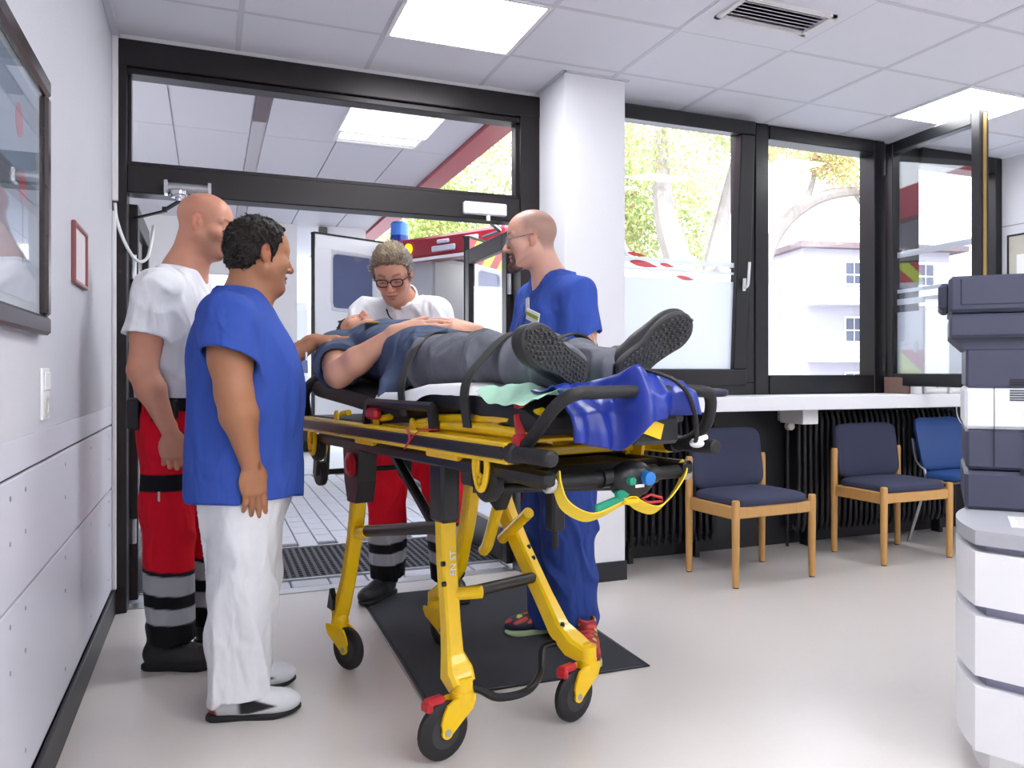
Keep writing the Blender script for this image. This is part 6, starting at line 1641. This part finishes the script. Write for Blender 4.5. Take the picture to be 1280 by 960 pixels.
S.loft(SW(-.12, 0, 1.185), Rt, [(-.03, 0, .0, .17, .105), (.1, 0, .008, .18, .112), (.28, 0, .01, .19, .12), (.45, 0, .008, .205, .122), (.58, 0, -.005, .185, .1), (.66, 0, -.01, .11, .08)], k=0, p=2.6)
for sh, el_ in ((shR, elR), (shL, elL)):
    S.rc(nk, sh, .062, .078, .05); d = nrm3(el_-sh)
    S.rc(sh, sh+d*.26, .083, .088, .03, cut=[(sh+d*.175, d)]); S.rc(sh+d*.13, sh+d*.3, .072, .084, .004, 's')
S.rc(SW(-.2, -.17, 1.12), SW(-.15, -.245, 1.06), .05, .016, .05)
S.rc(nk, o5, .068, .07, .006, 's')
shp = m.put('polo_shirt', S, .0055, M_cloth, flat(SHC), folds(12, .005, 20))
mb = MB(); ring = [nk+HD*.025+np.array(-PD*.075*math.cos(a)+UP*.075*math.sin(a))-m.o for a in np.linspace(-.3, PI+.3, 16)]
mb.strip(ring, .035, .006, HD); mb.build('collar', mat('shirt_collar', (84, 102, 138), .85, bump=.2), shp)
# pen case on the chest
pc = MB().box((0, 0, 0), (.06, .025, .04), None, .006)
MBp = [np.array(v) for v in pc.v]; Rp = np.array([PD*.8-HD*.6, PD*.6+HD*.8, UP]).T
pc.v = [tuple(SW(-.47, -.15, 1.313)-m.o+Rp @ v) for v in MBp]
g_ = pc.build('pocket_torch', M_black, shp, 0)
MB().box(SW(-.47, -.15, 1.334)-m.o, (.045, .014, .004), Rp).build('yellow_stripe', M_y, g_, 0)
# jeans
JE = clin(112, 113, 122)
S = SDF()
S.loft(SW(-.16, 0, 1.175), np.array([-PD, UP, -HD]).T*np.array([1, 1, 1.]), [(-.02, 0, 0, .168, .1), (.1, 0, .0, .175, .098), (.2, 0, -.005, .168, .09), (.28, 0, -.01, .13, .07)], k=0, p=2.6)
for l_ in (-1, 1):
    S.rc(SW(-.02, l_*.09, 1.17), SW(.34, l_*.112, 1.183), .096, .074, .05); S.rc(SW(.34, l_*.112, 1.183), SW(.75, l_*.08, 1.145), .076, .06, .03, cut=[(SW(.735, 0, 1.15), -HD)])
def jc(V):
    c = np.tile(JE, (len(V), 1)); q = V-SW(0, 0, 0); s_ = -(q @ HD); l_ = q @ PD
    c = mixc(c, .5*((np.abs(s_+.135) < .018)), clin(34, 34, 38)); return c
je = m.put('jeans', S, .0055, M_cloth, jc, folds(13, .007, 22, (1, 1, 1)))
MB().box(SW(-.13, -.02, 1.285)-m.o, (.06, .035, .012), np.array([PD, -HD, UP]).T, .004).build('belt_buckle', M_black, je, 0)
wv = nrm3(elL-wrL); MB().lathe(wrL+wv*.012-m.o, wv, [(0, .0335), (.003, .036), (.02, .037), (.023, .0345)], 20).build('wrist_watch', M_white, m.e)
# shoes with a patterned sole facing the viewer
M_sole = mat('grey_black_rubber_sole', (66, 66, 68), .7, var=.12, scale=60, bump=.3, bscale=260)
def lying_shoe(heel, toe, side):
    hv, tv = np.array(SW(*heel)), np.array(SW(*toe)); y_ = nrm3(tv-hv)
    dn = SW(1, 0, -.06)-SW(0, 0, 0)                     # the sole faces the foot end
    dn = nrm3(dn-y_*(dn @ y_)); z_ = -dn; x_ = np.cross(y_, z_)
    R = np.array([x_, y_, z_]).T; L_ = np.linalg.norm(tv-hv)
    up, _, f = shoe(m.e, m.o, hv, 0, L_, (32, 32, 34), (48, 48, 50), None, .02, R, 1.25, .032)
    up.children[0].name = 'sole'
    # tread: small raised lozenges in rows
    W_ = lambda q: hv+R @ (np.array(q)*f)-m.o
    hw = lambda y: float(np.interp(y, [0, .05, .11, .2, .26, .285], [.03, .036, .034, .046, .036, .012]))*1.08
    mb = MB()
    j = 0; y = .01
    while y < .275:
        n = 6; h_ = hw(y+.008)
        for i in range(n):
            xx = -h_+(i+.5)*2*h_/n+(.0035 if j % 2 else -.0035)*(1 if y > .1 else 0)
            ys = y+.004*math.sin(i*1.3)+(.012*((i-2.5)/2.5)**2 if y < .13 else -.006*((i-2.5)/2.5)**2)
            rise = .012*max(0, (ys-.22)/.07)
            q = [(xx-h_/n*.82, ys+.006), (xx, ys-.001), (xx+h_/n*.82, ys+.006), (xx, ys+.0135)]
            B_ = [W_((a, b, .001+rise)) for a, b in q]; Tt = [W_((xx+(a-xx)*.75, ys+.006+(b-ys-.006)*.75, -.004+rise)) for a, b in q]
            mb.add(B_+Tt, [(4, 5, 6, 7), (0, 1, 5, 4), (1, 2, 6, 5), (2, 3, 7, 6), (3, 0, 4, 7)])
        y += .0165; j += 1
    o = mb.build('tread', M_sole, up, 0); o['kind'] = 'stuff'
    la = MB()
    for k in range(5):
        yy = .10+.018*k; la.tube([W_((-.03, yy, .075-.012*k*.6)), W_((0, yy+.004, .098-.012*k)), W_((.03, yy, .075-.012*k*.6))], .0035, 6, smooth=3)
    la.build('laces', M_black, up)
lying_shoe((.79, -.075, 1.126), (.85, -.302, 1.236), -1)
lying_shoe((.775, .06, 1.130), (.865, .245, 1.296), 1)
# restraint belts belong to the stretcher
def belt(pts):
    P = [np.array(L(*q)) for q in pts]
    b = MB().strip(P, .045, .005, (0, -1, .0), 6).build('restraint_belt', M_belt, st)
    return b
b1 = belt([(.06, -.262, 1.0), (.055, -.27, 1.09), (.0, -.215, 1.19), (-.05, -.11, 1.275), (-.07, 0, 1.272), (-.07, .11, 1.275), (-.05, .215, 1.19), (-.03, .27, 1.08), (-.02, .265, 1.0)])
b2 = belt([(.48, -.262, .985), (.485, -.272, 1.1), (.485, -.215, 1.18), (.49, -.115, 1.258), (.49, 0, 1.235), (.49, .115, 1.258), (.5, .21, 1.18), (.5, .272, 1.1), (.5, .262, .99)])
MB().box(L(-.07, .02, 1.28), (.07, .05, .014), None, .005).build('belt_buckle', M_black, b1, 0)
